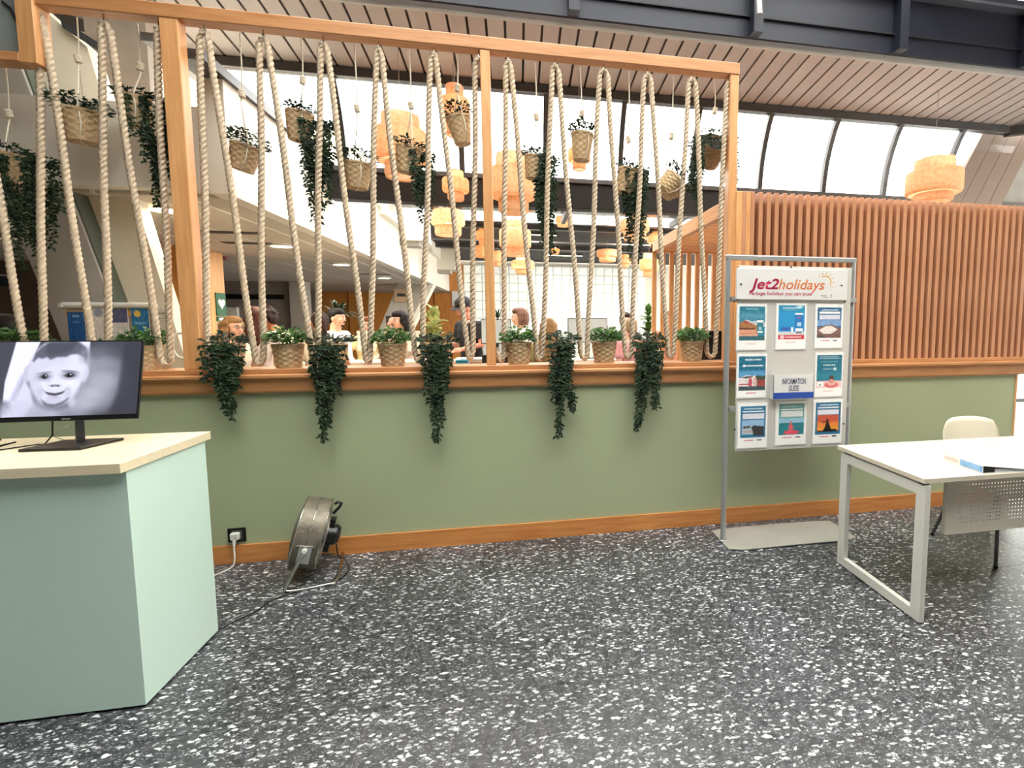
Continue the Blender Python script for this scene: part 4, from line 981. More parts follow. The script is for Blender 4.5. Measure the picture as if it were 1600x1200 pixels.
def p_village():
    P = poster_base(); P.rect(.06, .08, .96, .78, (46, 104, 146)); lines(P, .2, .84, .13, h=.018); P.rect(.14, .18, .90, .22, (246, 248, 250)); P.rect(.14, .25, .90, .36, (214, 214, 232)); P.rect(.06, .37, .96, .50, (128, 162, 206), 1)
    P.poly([(.06, .55), (.4, .48), (.6, .47), (.96, .56), (.96, .78), (.06, .78)], (124, 92, 84)); P.poly([(.12, .60), (.4, .50), (.6, .50), (.84, .58), (.6, .68), (.3, .68)], (238, 226, 218)); P.poly([(.06, .70), (.3, .72), (.4, .78), (.06, .78)], (80, 76, 78)); P.noise(30, 5, 2)
    P.rect(0, .79, 1, 1, (248, 246, 244)); foot(P, .83, True); return P
def p_coach():
    P = poster_base(); P.rect(.05, .05, .97, .84, (40, 112, 142)); lines(P, .26, .82, .12, h=.025, seed=6); P.ell(.22, .27, .05, .03, (230, 240, 246)); P.rect(.22, .255, .88, .285, (238, 244, 248)); P.rect(.05, .38, .97, .55, (96, 160, 206), .9, .06)
    P.poly([(.05, .55), (.3, .49), (.62, .50), (.66, .60), (.66, .74), (.05, .74)], (232, 222, 222)); P.poly([(.08, .54), (.35, .51), (.6, .52), (.3, .56)], (40, 50, 60)); P.rect(.62, .5, .97, .62, (70, 84, 72)); P.rect(.70, .60, .97, .78, (160, 70, 64)); P.ell(.45, .66, .07, .12, (200, 90, 100)); P.ell(.62, .66, .06, .14, (214, 176, 160)); P.rect(.05, .74, .97, .84, (70, 84, 92)); P.rect(.05, .68, .4, .71, (190, 60, 76)); P.noise(36, 8, 2)
    P.rect(0, .845, 1, 1, (248, 246, 244)); foot(P, .89); return P
def p_pool():
    P = poster_base(); P.rect(.05, .05, .97, .64, (34, 112, 136)); lines(P, .16, .84, .09, seed=3); lines(P, .14, .9, .13, seed=4); lines(P, .2, .8, .20, (150, 200, 214), .01); lines(P, .28, .72, .27, h=.022); lines(P, .28, .62, .37, h=.014); P.rect(.66, .34, .78, .40, (200, 226, 232)); P.rect(.05, .45, .97, .64, (60, 150, 170), .5, .1)
    P.rect(.05, .64, .97, .80, (240, 200, 196)); P.rect(.08, .67, .30, .78, (250, 246, 246)); P.poly([(.13, .75), (.22, .69), (.2, .75)], (40, 40, 46)); P.ell(.6, .74, .26, .07, (222, 112, 112)); P.ell(.6, .70, .14, .05, (244, 190, 180)); P.ell(.6, .60, .09, .08, (90, 60, 60)); P.ell(.6, .66, .12, .05, (214, 150, 140)); P.noise(20, 9, 2)
    P.rect(0, .81, 1, 1, (248, 246, 244)); foot(P, .87); return P
def p_harbour():
    P = poster_base(); P.rect(.09, .07, .95, .78, (44, 118, 160)); lines(P, .2, .82, .12, h=.02); P.rect(.16, .17, .90, .20, (244, 248, 250)); P.rect(.16, .235, .90, .36, (226, 224, 234)); P.rect(.14, .38, .90, .55, (150, 186, 220)); P.rect(.14, .54, .90, .70, (170, 190, 198)); P.poly([(.44, .55), (.55, .50), (.90, .53), (.90, .74), (.54, .74), (.5, .6)], (58, 56, 60)); P.poly([(.16, .52), (.4, .50), (.44, .55), (.2, .57)], (90, 80, 76)); P.rect(.2, .62, .5, .66, (214, 120, 110), .5); P.noise(16, 3, 2)
    P.rect(0, .79, 1, 1, (248, 246, 244)); foot(P, .83, True); return P
def p_beach():
    P = poster_base(); P.rect(.10, .06, .94, .78, (110, 168, 166)); lines(P, .2, .84, .11, (210, 230, 226), .02, 2); P.rect(.17, .17, .88, .20, (246, 250, 250)); P.rect(.17, .225, .88, .36, (226, 228, 230)); P.rect(.10, .39, .94, .50, (150, 196, 220)); P.rect(.10, .50, .94, .78, (40, 128, 140)); P.ell(.52, .72, .26, .05, (232, 80, 104)); P.ell(.5, .62, .07, .12, (222, 100, 110)); P.ell(.5, .50, .03, .05, (210, 120, 120)); P.rect(.42, .58, .62, .60, (230, 110, 120)); P.noise(20, 7, 2)
    P.rect(0, .79, 1, 1, (248, 246, 244)); foot(P, .83, True); return P
def p_sunset():
    P = poster_base(); P.rect(.06, .07, .95, .80, (44, 112, 150)); lines(P, .2, .84, .12, h=.018, seed=7); P.rect(.14, .17, .88, .20, (246, 250, 250)); P.rect(.14, .235, .88, .34, (226, 226, 238)); P.rect(.14, .36, .88, .74, (204, 84, 62)); P.rect(.14, .52, .88, .66, (240, 150, 60), .9, .1); P.rect(.14, .64, .88, .70, (246, 180, 70), .9, .05)
    P.poly([(.44, .54), (.52, .50), (.58, .60), (.66, .74), (.30, .74), (.40, .64)], (26, 20, 22)); P.ell(.48, .47, .035, .03, (26, 20, 22)); P.poly([(.28, .5), (.48, .5), (.6, .47), (.5, .53), (.3, .53)], (26, 20, 22)); P.rect(.62, .68, .8, .72, (40, 26, 26)); P.rect(.14, .72, .88, .74, (30, 24, 26)); P.noise(12, 4, 2)
    P.rect(0, .81, 1, 1, (248, 246, 244)); foot(P, .84, True); return P
for (r, fn, lab) in (((1152, 475, 1197, 546), p_market, 'poster of a hillside market town, top left of the display board'),
                     ((1213, 474, 1259, 545), p_app, 'bright blue poster with red banner, top middle of the display board'),
                     ((1274, 475, 1316, 543), p_village, 'poster of a white hillside village, top right of the display board'),
                     ((1152, 553, 1197, 621), p_coach, 'teal poster with a white coach, middle left of the display board'),
                     ((1274, 551, 1316, 619), p_pool, 'teal poster with a pink inflatable scene, middle right of the display board'),
                     ((1153, 630, 1198, 699), p_harbour, 'poster of a dark harbour rock, bottom left of the display board'),
                     ((1212, 627, 1259, 694), p_beach, 'sea poster with a red floating figure, bottom middle of the display board'),
                     ((1271, 624, 1315, 692), p_sunset, 'orange sunset poster with dancing silhouette, bottom right of the display board')):
    YP = YBD - .006; xm = (r[0] + r[2]) / 2; a = aty(r[0], (r[1] + r[3]) / 2, YP); b = aty(r[2], (r[1] + r[3]) / 2, YP); zt_ = aty(xm, r[1], YP).z; zb_ = aty(xm, r[3], YP).z
    t = thing('poster', lab, 'poster', ((a.x + b.x) / 2, YP, zb_), 'posters on the display board')
    MB().box(a.x - .006, b.x + .006, YP, YBD - .0005, zb_ - .006, zt_ + .002).build('holder', mat('clear_holder', (232, 232, 230), rough=.15), t)
    fn().sheet('print', Vector((a.x, YP - .0008, zt_)), Vector((b.x - a.x, 0, 0)), Vector((0, 0, zb_ - zt_)), ATTR, t)
# information guide leaflet box
YG = YBD - .055; a = aty(1209, 586, YG); b = aty(1271, 622, YG)
ig = thing('leaflet_holder', 'white leaflet holder lettered information guide in the middle of the display board', 'leaflet holder', ((a.x + b.x) / 2, YG, b.z))
MB().box(a.x, b.x, YG, YG + .003, b.z, a.z).build('front', PAPER, ig)
MB().box(a.x, a.x + .003, YG, YBD, b.z, a.z).build('side', MATS['clear_holder'], ig); MB().box(b.x - .003, b.x, YG, YBD, b.z, a.z).build('side', MATS['clear_holder'], ig)
MB().box(a.x, b.x, YG, YBD, b.z - .002, b.z + .002).build('bottom', PAPER, ig)
MB().box(a.x + .01, b.x - .01, YG + .008, YG + .04, b.z + .004, a.z - .01).build('leaflets', PAPER, ig)
zc = aty(1240, 613, YG).z; MB().box(a.x + .002, b.x, YG - .001, YG, b.z + .001, zc).build('blue_band', mat('band_blue', (30, 76, 166)), ig)
NV = mat('ink_navy', (40, 56, 96)); xm = (a.x + b.x) / 2; H_ = a.z - b.z
text('INFORMATION', .040, NV, ig, (xm, YG - .0008, b.z + H_ * .61), width=.175, bold=.01, align='C'); text('GUIDE', .040, NV, ig, (xm, YG - .0008, b.z + H_ * .32), width=.078, bold=.01, align='C')

# ------------------------------------------------------------------ white desk, binder, chair
DK = thing('office_desk', 'white office desk with closed-loop legs and perforated panel at the right', 'desk', (2.9, -1.08, 0))
TXL, TXR, TYF, TYB, TZ = 1.985, 3.80, -1.41, -.715, .765
MB().box(TXL, TXR, TYF, TYB, TZ - .026, TZ, .0015).build('desktop', mat('desk_laminate', (216, 205, 187), rough=.3, var=.012, scale=4), DK)
for xx in (TXL + .008, TXR - .048):
    lp = MB(); y0_, y1_, z0_, z1_, bw = TYF - .005, TYB - .03, .012, .728, .062
    lp.box(xx, xx + .03, y0_, y0_ + bw, z0_, z1_); lp.box(xx, xx + .03, y1_ - bw, y1_, z0_, z1_); lp.box(xx, xx + .03, y0_ + bw, y1_ - bw, z0_, z0_ + .05); lp.box(xx, xx + .03, y0_ + bw, y1_ - bw, z1_ - .055, z1_)
    L_ = lp.build('leg', WHITEM, DK)
    for yy in (y0_ + .1, y1_ - .1): MB().lathe([(.012, 0), (.012, .008), (.005, .013)], 10, (xx + .015, yy, 0), cap0=True).build('foot', ALU, L_)
MB().box(TXL + .05, TXR - .06, -1.25, -1.21, .70, .739).build('cross_rail', ALU, DK); MB().box(TXL + .05, TXR - .06, -.93, -.89, .70, .739).build('cross_rail', ALU, DK)
for yy in (-1.38, -.80): MB().box(TXL + .01, TXL + .04, yy - .02, yy + .02, .728, .739).build('spacer', BLACK, DK)
# perforated panel: real holes
px0, px1, pz0, pz1, YMP = 2.235, 3.60, .412, .735, -1.30
xs = [px0]; x = px0 + .075
while x < px1 - .08: xs += [x, x + .0062]; x += .0205
xs.append(px1); zs = [pz0]; z = pz0 + .055
while z < pz1 - .05: zs += [z, z + .0062]; z += .0205
zs.append(pz1)
vs = [(x, YMP, z) for z in zs for x in xs]; fs = []; W_ = len(xs)
for j in range(len(zs) - 1):
    for i in range(W_ - 1):
        if i % 2 == 1 and j % 2 == 1 and 0 < i < W_ - 2 and 0 < j < len(zs) - 2: continue
        fs.append((j * W_ + i, j * W_ + i + 1, (j + 1) * W_ + i + 1, (j + 1) * W_ + i))
mp_ = MB()._add(vs, fs); mp_.box(px0 - .004, px0, YMP - .002, YMP + .02, pz0, pz1); mp_.box(px0, px1, YMP - .002, YMP + .02, pz0 - .004, pz0)
mp_.build('modesty_panel', mat('panel_grey', (206, 200, 186), rough=.4, var=.02), DK)
# ring binder
BN = thing('ring_binder', 'white ring binder with blue spine label lying on the desk', 'binder', (2.45, -1.25, TZ))
q0 = Vector((2.372, -1.125, TZ)); q1 = Vector((2.352, -1.392, TZ)); dv = (q1 - q0); n_ = Vector((-dv.y, dv.x, 0)).normalized()
if n_.x < 0: n_ = -n_
wv = .27; th = .042
def bq(a, b, h): # a along spine 0..1, b across, h height
    return q0 + dv * a + n_ * b + Vector((0, 0, h))
def bslab(mb, a0, a1, b0, b1, h00, h01, h10, h11):
    vs = [bq(a0, b0, h00), bq(a1, b0, h00), bq(a1, b1, h10), bq(a0, b1, h10), bq(a0, b0, h01), bq(a1, b0, h01), bq(a1, b1, h11), bq(a0, b1, h11)]
    return mb._add(vs, [(0, 3, 2, 1), (4, 5, 6, 7), (0, 1, 5, 4), (1, 2, 6, 5), (2, 3, 7, 6), (3, 0, 4, 7)])
bslab(MB(), 0, 1, 0, wv, .0006, .003, .0006, .003).build('cover', PAPER, BN)
bslab(MB(), 0, 1, 0, wv, th - .003, th, .012, .015).build('cover', PAPER, BN)
bslab(MB(), 0, 1, -.002, .001, .0006, th, .0006, th).build('spine', PAPER, BN)
bslab(MB(), .46, .99, -.003, -.002, .006, th - .005, .006, th - .005).build('spine_label', mat('label_blue', (90, 150, 206), rough=.3, rgb2=(150, 190, 226), scale=22), BN)
bslab(MB(), .05, .40, -.003, -.002, .012, th - .014, .012, th - .014).build('spine_label', mat('label_pink', (238, 190, 184), rough=.3), BN)
bslab(MB(), .04, .97, .02, wv - .02, .003, .022, .003, .012).build('pages', mat('page_stack', (214, 214, 220), rough=.6), BN)
bslab(MB(), .01, .03, .004, .045, .004, th - .004, .004, th - .006).build('ring_mechanism', BLACK, BN); bslab(MB(), .97, .99, .004, .07, .004, th - .004, .004, th - .008).build('ring_mechanism', BLACK, BN)
# chair
CH = thing('plastic_chair', 'white plastic chair with dark metal legs behind the desk', 'chair', (3.18, -.75, 0))
def sheet_grid(fn, nu, nv, th):
    vs = []; 
    for s_ in (0, 1):
        for j in range(nv + 1):
            for i in range(nu + 1): vs.append(fn(i / nu, j / nv, s_ * th))
    A = (nu + 1) * (nv + 1); fs = []
    for j in range(nv):
        for i in range(nu):
            a = j * (nu + 1) + i; fs += [(a, a + nu + 1, a + nu + 2, a + 1), (A + a, A + a + 1, A + a + nu + 2, A + a + nu + 1)]
    rim = [i for i in range(nu + 1)] + [j * (nu + 1) + nu for j in range(1, nv + 1)] + [nv * (nu + 1) + i for i in range(nu - 1, -1, -1)] + [j * (nu + 1) for j in range(nv - 1, 0, -1)]
    for k in range(len(rim)): a, b = rim[k], rim[(k + 1) % len(rim)]; fs.append((a, b, A + b, A + a))
    return MB()._add(vs, fs)
def backf(u, v, t):
    s = 2 * u - 1; hw = .215 + .022 * sin(v * pi * .8) - .03 * max(0, v - .75) * 4 * abs(s); zt2 = .50 + .365 * v - .028 * (abs(s) ** 3) * (v ** 3)
    return (3.18 + s * hw, -.545 + .05 * v + .045 * (1 - s * s) * (.6 + .4 * v) - .03 + t, zt2)
sheet_grid(backf, 16, 10, .007).build('backrest', mat('ivory_plastic', (226, 218, 198), rough=.35, var=.01), CH, smooth=True)
def seatf(u, v, t):
    s = 2 * u - 1; return (3.18 + s * (.21 + .01 * v), -.98 + .42 * v, .455 - .02 * (1 - s * s) * sin(v * pi) - .02 * max(0, .15 - v) / .15 + t + .03 * max(0, v - .85) / .15)
sheet_grid(seatf, 14, 12, .008).build('seat', MATS['ivory_plastic'], CH, smooth=True)
GL = mat('leg_grey', (92, 92, 96), rough=.35, metal=.4)
for sx_, fy in ((-1, 0), (1, 0), (-1, 1), (1, 1)):
    xt_ = 3.18 + sx_ * .17; xb2 = 3.18 + sx_ * .24; yt, yb2 = ((-.92, -.99) if fy == 0 else (-.62, -.50))
    l_ = MB().tube([(xt_, yt, .445), (xb2, yb2, .012)], .0115, 10).build('leg', GL, CH); MB().tube([(xb2, yb2, .016), (xb2, yb2, 0)], .014, 10).build('foot_cap', BLACK, l_)
for sx_ in (-1, 1): MB().tube([(3.18 + sx_ * .17, -.62, .445), (3.18 + sx_ * .19, -.54, .50), (3.18 + sx_ * .19, -.52, .66)], .010, 8).build('back_support', GL, CH)
for yy in (-.92, -.62): MB().tube([(3.01, yy, .440), (3.35, yy, .440)], .010, 8).build('seat_rail', GL, CH)

# ------------------------------------------------------------------ socket, plug, cords, fan
SK = thing('wall_socket', 'black square wall socket low on the green wall', 'socket', (-1.795, -.006, .15))
cs = aty(370, 836, -.006)
MB().box(cs.x - .052, cs.x + .052, -.009, 0, cs.z - .046, cs.z + .046, .003).build('plate', BLACK, SK); MB().box(cs.x - .034, cs.x + .034, -.012, -.009, cs.z - .032, cs.z + .032, .001).build('insert', DARKM, SK)
pg = thing('plug_and_cord', 'white plug and cord running from the wall socket to the counter', 'cord', (cs.x, -.05, 0))
MB().box(cs.x - .024, cs.x + .026, -.045, -.012, cs.z - .022, cs.z + .024, .006).build('plug', WHITEM, pg)
MB().tube([(cs.x, -.035, cs.z - .02), (cs.x, -.045, cs.z - .055)], [.012, .007], 8).build('strain_relief', WHITEM, pg)
cp = [(cs.x, -.045, cs.z - .05), (cs.x + .005, -.055, cs.z - .09), (cs.x + .012, -.07, .06), (cs.x + .01, -.085, .02), (cs.x - .01, -.11, .006), (cs.x - .05, -.17, .0055), (cs.x - .09, -.25, .0055), (cs.x - .12, -.36, .0055), (-1.95, -.5, .0055), (-2.0, -.79, .0055)]
def smooth_path(P, k=5):
    P = [Vector(p) for p in P]; out = []
    for i in range(len(P) - 1):
        p0, p1, p2, p3 = P[max(0, i - 1)], P[i], P[i + 1], P[min(len(P) - 1, i + 2)]
        for j in range(k):
            t = j / k; out.append(.5 * ((2 * p1) + (p2 - p0) * t + (2 * p0 - 5 * p1 + 4 * p2 - p3) * t * t + (3 * p1 - p0 - 3 * p2 + p3) * t ** 3))
    return out + [P[-1]]
MB().tube(smooth_path(cp), .0045, 8).build('cord', WHITEM, pg, smooth=True)
# floor fan: drum cage facing left, seen almost edge-on
FC = aty(487, 832, -.24); FN = thing('floor_fan', 'silver metal drum floor fan tilted on a chrome tube stand', 'fan', (FC.x, -.24, 0))
axd = Vector((-.93, -.20, .26)).normalized()        # blowing direction
zax = axd; xax = Vector((0, 0, 1)).cross(zax).normalized(); yax = zax.cross(xax)
FM = Matrix((xax, yax, zax)).transposed().to_4x4(); FM.translation = FC
WIRE = mat('fan_wire', (176, 170, 158), rough=.3, metal=.8, var=.05)
RF = .205; DF = .135
def ringm(mb, r, z, t=.0022, n=44): mb.tube([(r * cos(a), r * sin(a), z) for a in [2 * pi * k / n for k in range(n)]], t, 5, closed=True)
cg = MB(); cg.M = FM
for k in range(9): ringm(cg, RF * (.14 + .86 * k / 8), DF * .5 + .028 * (1 - (k / 8) ** 2), .0015)
for k in range(40):
    a = 2 * pi * k / 40; cg.tube([(RF * q * cos(a + .5 * (1 - q)), RF * q * sin(a + .5 * (1 - q)), DF * .5 + .028 * (1 - q * q)) for q in (.14, .4, .7, 1.0)] , .0013, 4)
cg.build('front_grille', WIRE, FN)
dr_ = MB(); dr_.M = FM
dr_.lathe([(RF + .002, -DF * .5), (RF + .005, -DF * .5), (RF + .005, DF * .5), (RF + .002, DF * .5)], 48)
o = dr_.build('drum', mat('drum_steel', (120, 112, 98), rough=.5, metal=.45, var=.14, scale=14, bump=.3, bscale=60), FN); shade_auto(o, 40)
bm_ = MB(); bm_.M = FM
for z in (-DF * .5, 0, DF * .5): ringm(bm_, RF + .006, z, .0035)
bm_.tube([(RF + .008, 0, -.045), (RF + .010, 0, 0), (RF + .008, 0, .045)], .004)
bm_.build('hoops', CHROME, FN)
bk = MB(); bk.M = FM
for k in range(7): ringm(bk, RF * (.2 + .8 * k / 6), -DF * .5 - .02 * (1 - (k / 6) ** 2), .0015)
for k in range(32):
    a = 2 * pi * k / 32; bk.tube([(RF * q * cos(a), RF * q * sin(a), -DF * .5 - .02 * (1 - q * q)) for q in (.2, .6, 1.0)], .0013, 4)
bk.build('rear_grille', WIRE, FN)
bl_ = MB(); bl_.M = FM
for k in range(3):
    a0 = 2 * pi * k / 3; pts_ = []
    for i in range(6):
        for j in range(6):
            r = .04 + .145 * i / 5; a = a0 + (j / 5 - .5) * (.9 + .3 * i / 5); pts_.append((r * cos(a), r * sin(a), .025 * (j / 5 - .5) * 2))
    bl_._add(pts_, [(i * 6 + j, i * 6 + j + 1, (i + 1) * 6 + j + 1, (i + 1) * 6 + j) for i in range(5) for j in range(5)])
bl_.build('blades', ALU, FN)
hb = MB(); hb.M = FM; hb.lathe([(.001, .035), (.03, .033), (.038, .02), (.038, -.03)], 20); hb.build('hub', ALU, FN)
mo = MB(); mo.M = FM; mo.lathe([(.001, -.16), (.045, -.155), (.062, -.135), (.064, -.07), (.064, -.04)], 24); mo.box(-.035, .035, -.10, .10, -.115, -.085); shade_auto(mo.build('motor', BLACK, FN), 35)
hn = MB(); hn.M = FM; hn.tube([(0, .13, -.09), (0, .175, -.115), (0, .20, -.12), (0, .205, -.10), (0, .19, -.085)], .009, 8); hn.build('handle', BLACK, FN, smooth=True)
for sg_ in (-1, 1):
    br_ = MB(); br_.M = FM; br_.box(sg_ * (RF + .006) - .004, sg_ * (RF + .006) + .004, -.10, .005, -.035, .03); 
    br_.build('bracket', ALU, FN)
    kb = MB(); kb.M = FM @ Matrix.Translation((sg_ * (RF + .02), -.02, 0)) @ Matrix.Rotation(pi / 2, 4, 'Y'); kb.lathe([(.001, -.012), (.012, -.012), (.014, 0), (.012, .012), (.001, .012)], 12); kb.build('knob', WHITEM, FN)
sl = FM @ Vector((-(RF + .014), -.03, 0)); sr = FM @ Vector(((RF + .014), -.03, 0))
fwd = Vector((axd.x, axd.y, 0)).normalized(); lat = (sr - sl); lat.z = 0; latn = lat.normalized()
g0 = Vector((sl.x, sl.y, .012)); g1 = Vector((sr.x, sr.y, .012))
pth = [sl, sl * .5 + g0 * .5 + fwd * .06 + Vector((0, 0, 0)), g0 + fwd * .10 + Vector((0, 0, .03)), g0 + fwd * .08, g0 - fwd * .10, g0 - fwd * .15 + latn * .04, g1 - fwd * .15 - latn * .04, g1 - fwd * .10, g1 + fwd * .08, g1 + fwd * .10 + Vector((0, 0, .03)), sr * .5 + g1 * .5 + fwd * .06, sr]
MB().tube(smooth_path(pth, 6), .0105, 10).build('tube_stand', CHROME, FN, smooth=True)
mc = FM @ Vector((0, -.06, -.15))
cc = [mc, mc + Vector((.01, 0, -.08)), Vector((mc.x + .04, mc.y + .02, .05)), Vector((mc.x + .075, mc.y - .02, .008))] + [atz(x, y, .0055) for x, y in ((544, 893), (530, 905), (500, 914), (460, 925), (425, 938), (400, 955), (372, 968), (347, 981))] + [Vector((-1.53, -.775, .0055)), Vector((-1.62, -.76, .0055))]
fc = MB().tube(smooth_path(cc), .0038, 7).build('fan_cord', BLACK, smooth=True); tag(fc, 'thin black cord trailing from the fan across the floor to the counter', 'cord')
# ------------------------------------------------------------------ woven pendant lanterns
BULB = mat('lit_bulb', (255, 226, 170), emis=((255, 214, 150), 6.0))
def lantern(label, cx, y0, y1, wpx, Y, ztop=None, kind=0, lit=True, ceil=None):
    c = aty(cx, (y0 + y1) / 2, Y); a = aty(cx, y0, Y).z; b = aty(cx, y1, Y).z
    dpx = aty(cx + wpx / 2, (y0 + y1) / 2, Y).x - aty(cx - wpx / 2, (y0 + y1) / 2, Y).x
    R = dpx / 2 * .97; Hh = a - b; root = thing('woven_lantern', label, 'pendant lamp', (c.x, Y, b), 'woven pendant lanterns')
    def rr(r, z, e=.012): return [(r - e, z[0]), (r, z[0] + e), (r, z[1] - e), (r - e, z[1])]
    tiers = {0: [(.66, 0, .26), (1.0, .24, .76), (.74, .74, 1.0)], 1: [(.62, 0, .28), (1.0, .26, .74), (.60, .72, 1.0)],
             2: [(.78, 0, .42), (1.0, .40, 1.0)], 3: [(.70, 0, .2), (1.0, .18, .72), (.72, .70, 1.0)]}[kind]
    for k, (q, t0, t1) in enumerate(tiers):
        r = R * q; z0, z1 = t0 * Hh, t1 * Hh; e = min(.03, r * .18)
        prof = [(r - e, z0), (r - e * .3, z0 + e * .3), (r, z0 + e), (r * 1.0, (z0 + z1) / 2), (r, z1 - e), (r - e * .3, z1 - e * .3), (r - e, z1)]
        if k + 1 < len(tiers): prof.append((R * min(q, tiers[k + 1][0]) * .98 if tiers[k + 1][0] < q else r - e, z1))
        fn = lambda rad, i, kk: rad * (1 + .006 * ((kk + i) % 2))
        mb = MB(); mb.lathe(prof, 40, (0, 0, 0), fn=fn)
        shade_auto(mb.build('shade_tier', RATTAN, root, world=False), 50)
    for (rad, z) in ((R * tiers[0][0] - .01, 0.0), (R * tiers[-1][0] - .012, Hh)):
        rg = MB(); rg.tube([(rad * cos(t), rad * sin(t), z) for t in [2 * pi * k / 28 for k in range(28)]], .004, 5, closed=True); rg.build('rim_ring', mat('bamboo_rim', (222, 170, 126), rough=.6), root, world=False)
    rg = MB(); rg.tube([(-R * .6, 0, Hh * .99), (R * .6, 0, Hh * .99)], .003, 4); rg.build('spreader', MATS['bamboo_rim'], root, world=False)
    zt_ = (ceil if ceil else SF_Z0 - .122 * (Y - 1) + .004) - b
    cd_ = MB().tube([(0, 0, Hh * .62), (0, 0, zt_)], .0028, 5).build('cord', mat('cord_grey', (170, 160, 150)), root, world=False)
    bb = MB().ball((0, 0, Hh * .52), .035 if R > .15 else .022, 12, 8); bb.lathe([(.016, Hh * .52 + .03), (.016, Hh * .52 + .08)], 10, cap1=True)
    bb.build('bulb', BULB, root, world=False)
    return root
lantern('largest woven lantern, hanging before the glazing left of the middle post', 627, 180, 278, 84, 1.45, kind=0)
lantern('woven lantern high before the glazing, behind the narrow hanging basket', 711, 134, 212, 48, 1.5, kind=1)
lantern('small round woven lantern just under the rooflight, left of the middle post', 712, 267, 313, 43, 1.7, kind=1)
lantern('large woven lantern just right of the middle timber post', 802, 241, 333, 74, 1.7, kind=0)
lantern('small pinkish woven lantern behind the leafy hanging basket over the rooflight edge', 905, 222, 265, 36, 1.6, kind=1)
lantern('large woven lantern above the top of the slatted box at the right', 1459, 249, 316, 70, 1.35, kind=3)
lantern('wide woven lantern under the bright slot, far left of its row', 700, 330, 368, 55, 3.3, kind=2, ceil=3.28)
lantern('large woven lantern under the bright slot, right of the middle post', 805, 346, 400, 51, 4.0, kind=0, ceil=3.28)
lantern('woven lantern lowest in the stack right of the middle post', 817, 400, 428, 37, 6.2, kind=1, ceil=3.30)
lantern('tiny woven lantern touching the left side of the middle post', 756, 353, 383, 27, 6.4, kind=1, ceil=3.30)
lantern('flat woven lantern below the tiny one at the middle post', 755, 385, 402, 32, 6.9, kind=2, ceil=3.30)
lantern('small woven lantern between middle post and the big lantern', 778, 392, 416, 20, 7.6, kind=1, ceil=3.30)
lantern('small woven lantern on the bright slot, right of the trailing vine', 880, 339, 354, 25, 4.45, kind=2, ceil=3.28)
lantern('tiny woven lantern on the thin pale rail', 868, 389, 397, 14, 8.0, kind=2, ceil=3.30)
lantern('wide woven lantern hanging over the glass block top, right half', 949, 391, 409, 34, 7.3, kind=2, ceil=3.30)
lantern('small stepped woven lantern at the glass block top edge', 977, 398, 418, 19, 7.8, kind=1, ceil=3.30)
lantern('woven lantern behind the vine tips on the bright slot', 992, 344, 375, 46, 4.4, kind=2, ceil=3.28)
lantern('small woven lantern beside the slatted box beam, upper', 1024, 362, 386, 26, 6.0, kind=1, ceil=3.30)
lantern('woven lantern at the front corner of the slatted box rear, lower', 1014, 396, 432, 30, 6.2, kind=1, ceil=3.30)

for i, (xx, yy, lab) in enumerate(((.3, 6.6, 'left added fill light under the dark lounge ceiling'), (2.6, 6.6, 'middle added fill light under the dark lounge ceiling'), (5.2, 6.6, 'right added fill light under the dark lounge ceiling'), (1.2, 9.6, 'added fill light nearest the glass blocks'))):  # lamps added to brighten the lounge and its lanterns
    t = thing('added_fill_light', lab, 'added light', (xx, yy, 3.22))
    MB().box(xx - .5, xx + .5, yy - .03, yy + .03, 3.25, 3.30).build('housing', DARKM, t); MB().box(xx - .48, xx + .48, yy - .022, yy + .022, 3.245, 3.25).build('diffuser', LAMPON, t)
    ld = bpy.data.lights.new('added_fill_lamp', 'AREA'); ld.shape = 'RECTANGLE'; ld.size = .96; ld.size_y = .1; ld.energy = 22; ld.color = (1, .93, .82)
    lo = bpy.data.objects.new('added_fill_lamp', ld); COL.objects.link(lo); lo.location = (0, 0, .0); lo.parent = t
# ------------------------------------------------------------------ people
def remeshed(mb, name, m, parent, voxel, smooth=4):
    me = bpy.data.meshes.new('tmp'); me.from_pydata(mb.v, [], mb.f); me.update()
    bm = bmesh.new(); bm.from_mesh(me); bmesh.ops.recalc_face_normals(bm, faces=bm.faces); bm.to_mesh(me); bm.free()
    o = bpy.data.objects.new('tmp', me); COL.objects.link(o)
    r = o.modifiers.new('r', 'REMESH'); r.mode = 'VOXEL'; r.voxel_size = voxel; r.use_smooth_shade = True
    s = o.modifiers.new('s', 'SMOOTH'); s.factor = .5; s.iterations = smooth
    me2 = bpy.data.meshes.new_from_object(o.evaluated_get(bpy.context.evaluated_depsgraph_get()))
    bpy.data.objects.remove(o); bpy.data.meshes.remove(me); me2.name = name
    me2.polygons.foreach_set('use_smooth', [True] * len(me2.polygons))
    me2.materials.clear(); me2.materials.append(m); q = bpy.data.objects.new(name, me2); _link(q, parent, Vector((0, 0, 0))); return q
def caps(mb, pts, rs, sq=None, n=12):
    "tapered round-ended limb"
    pts = [Vector(p) for p in pts]; mb.tube(pts, rs, n)
    for p, r in zip(pts, rs): mb.ball(p, r * .995, n, 8)
def torso(mb, M, rings, n=18):
    vs = []; fs = []
    for (z, rx, ry, cy) in rings:
        for k in range(n):
            a = 2 * pi * k / n; vs.append(M @ Vector((rx * cos(a), cy + ry * sin(a), z)))
    for i in range(len(rings) - 1): fs += [(i * n + k, i * n + (k + 1) % n, (i + 1) * n + (k + 1) % n, (i + 1) * n + k) for k in range(n)]
    fs += [tuple(range(n))[::-1], tuple((len(rings) - 1) * n + k for k in range(n))]; mb._add(vs, fs)
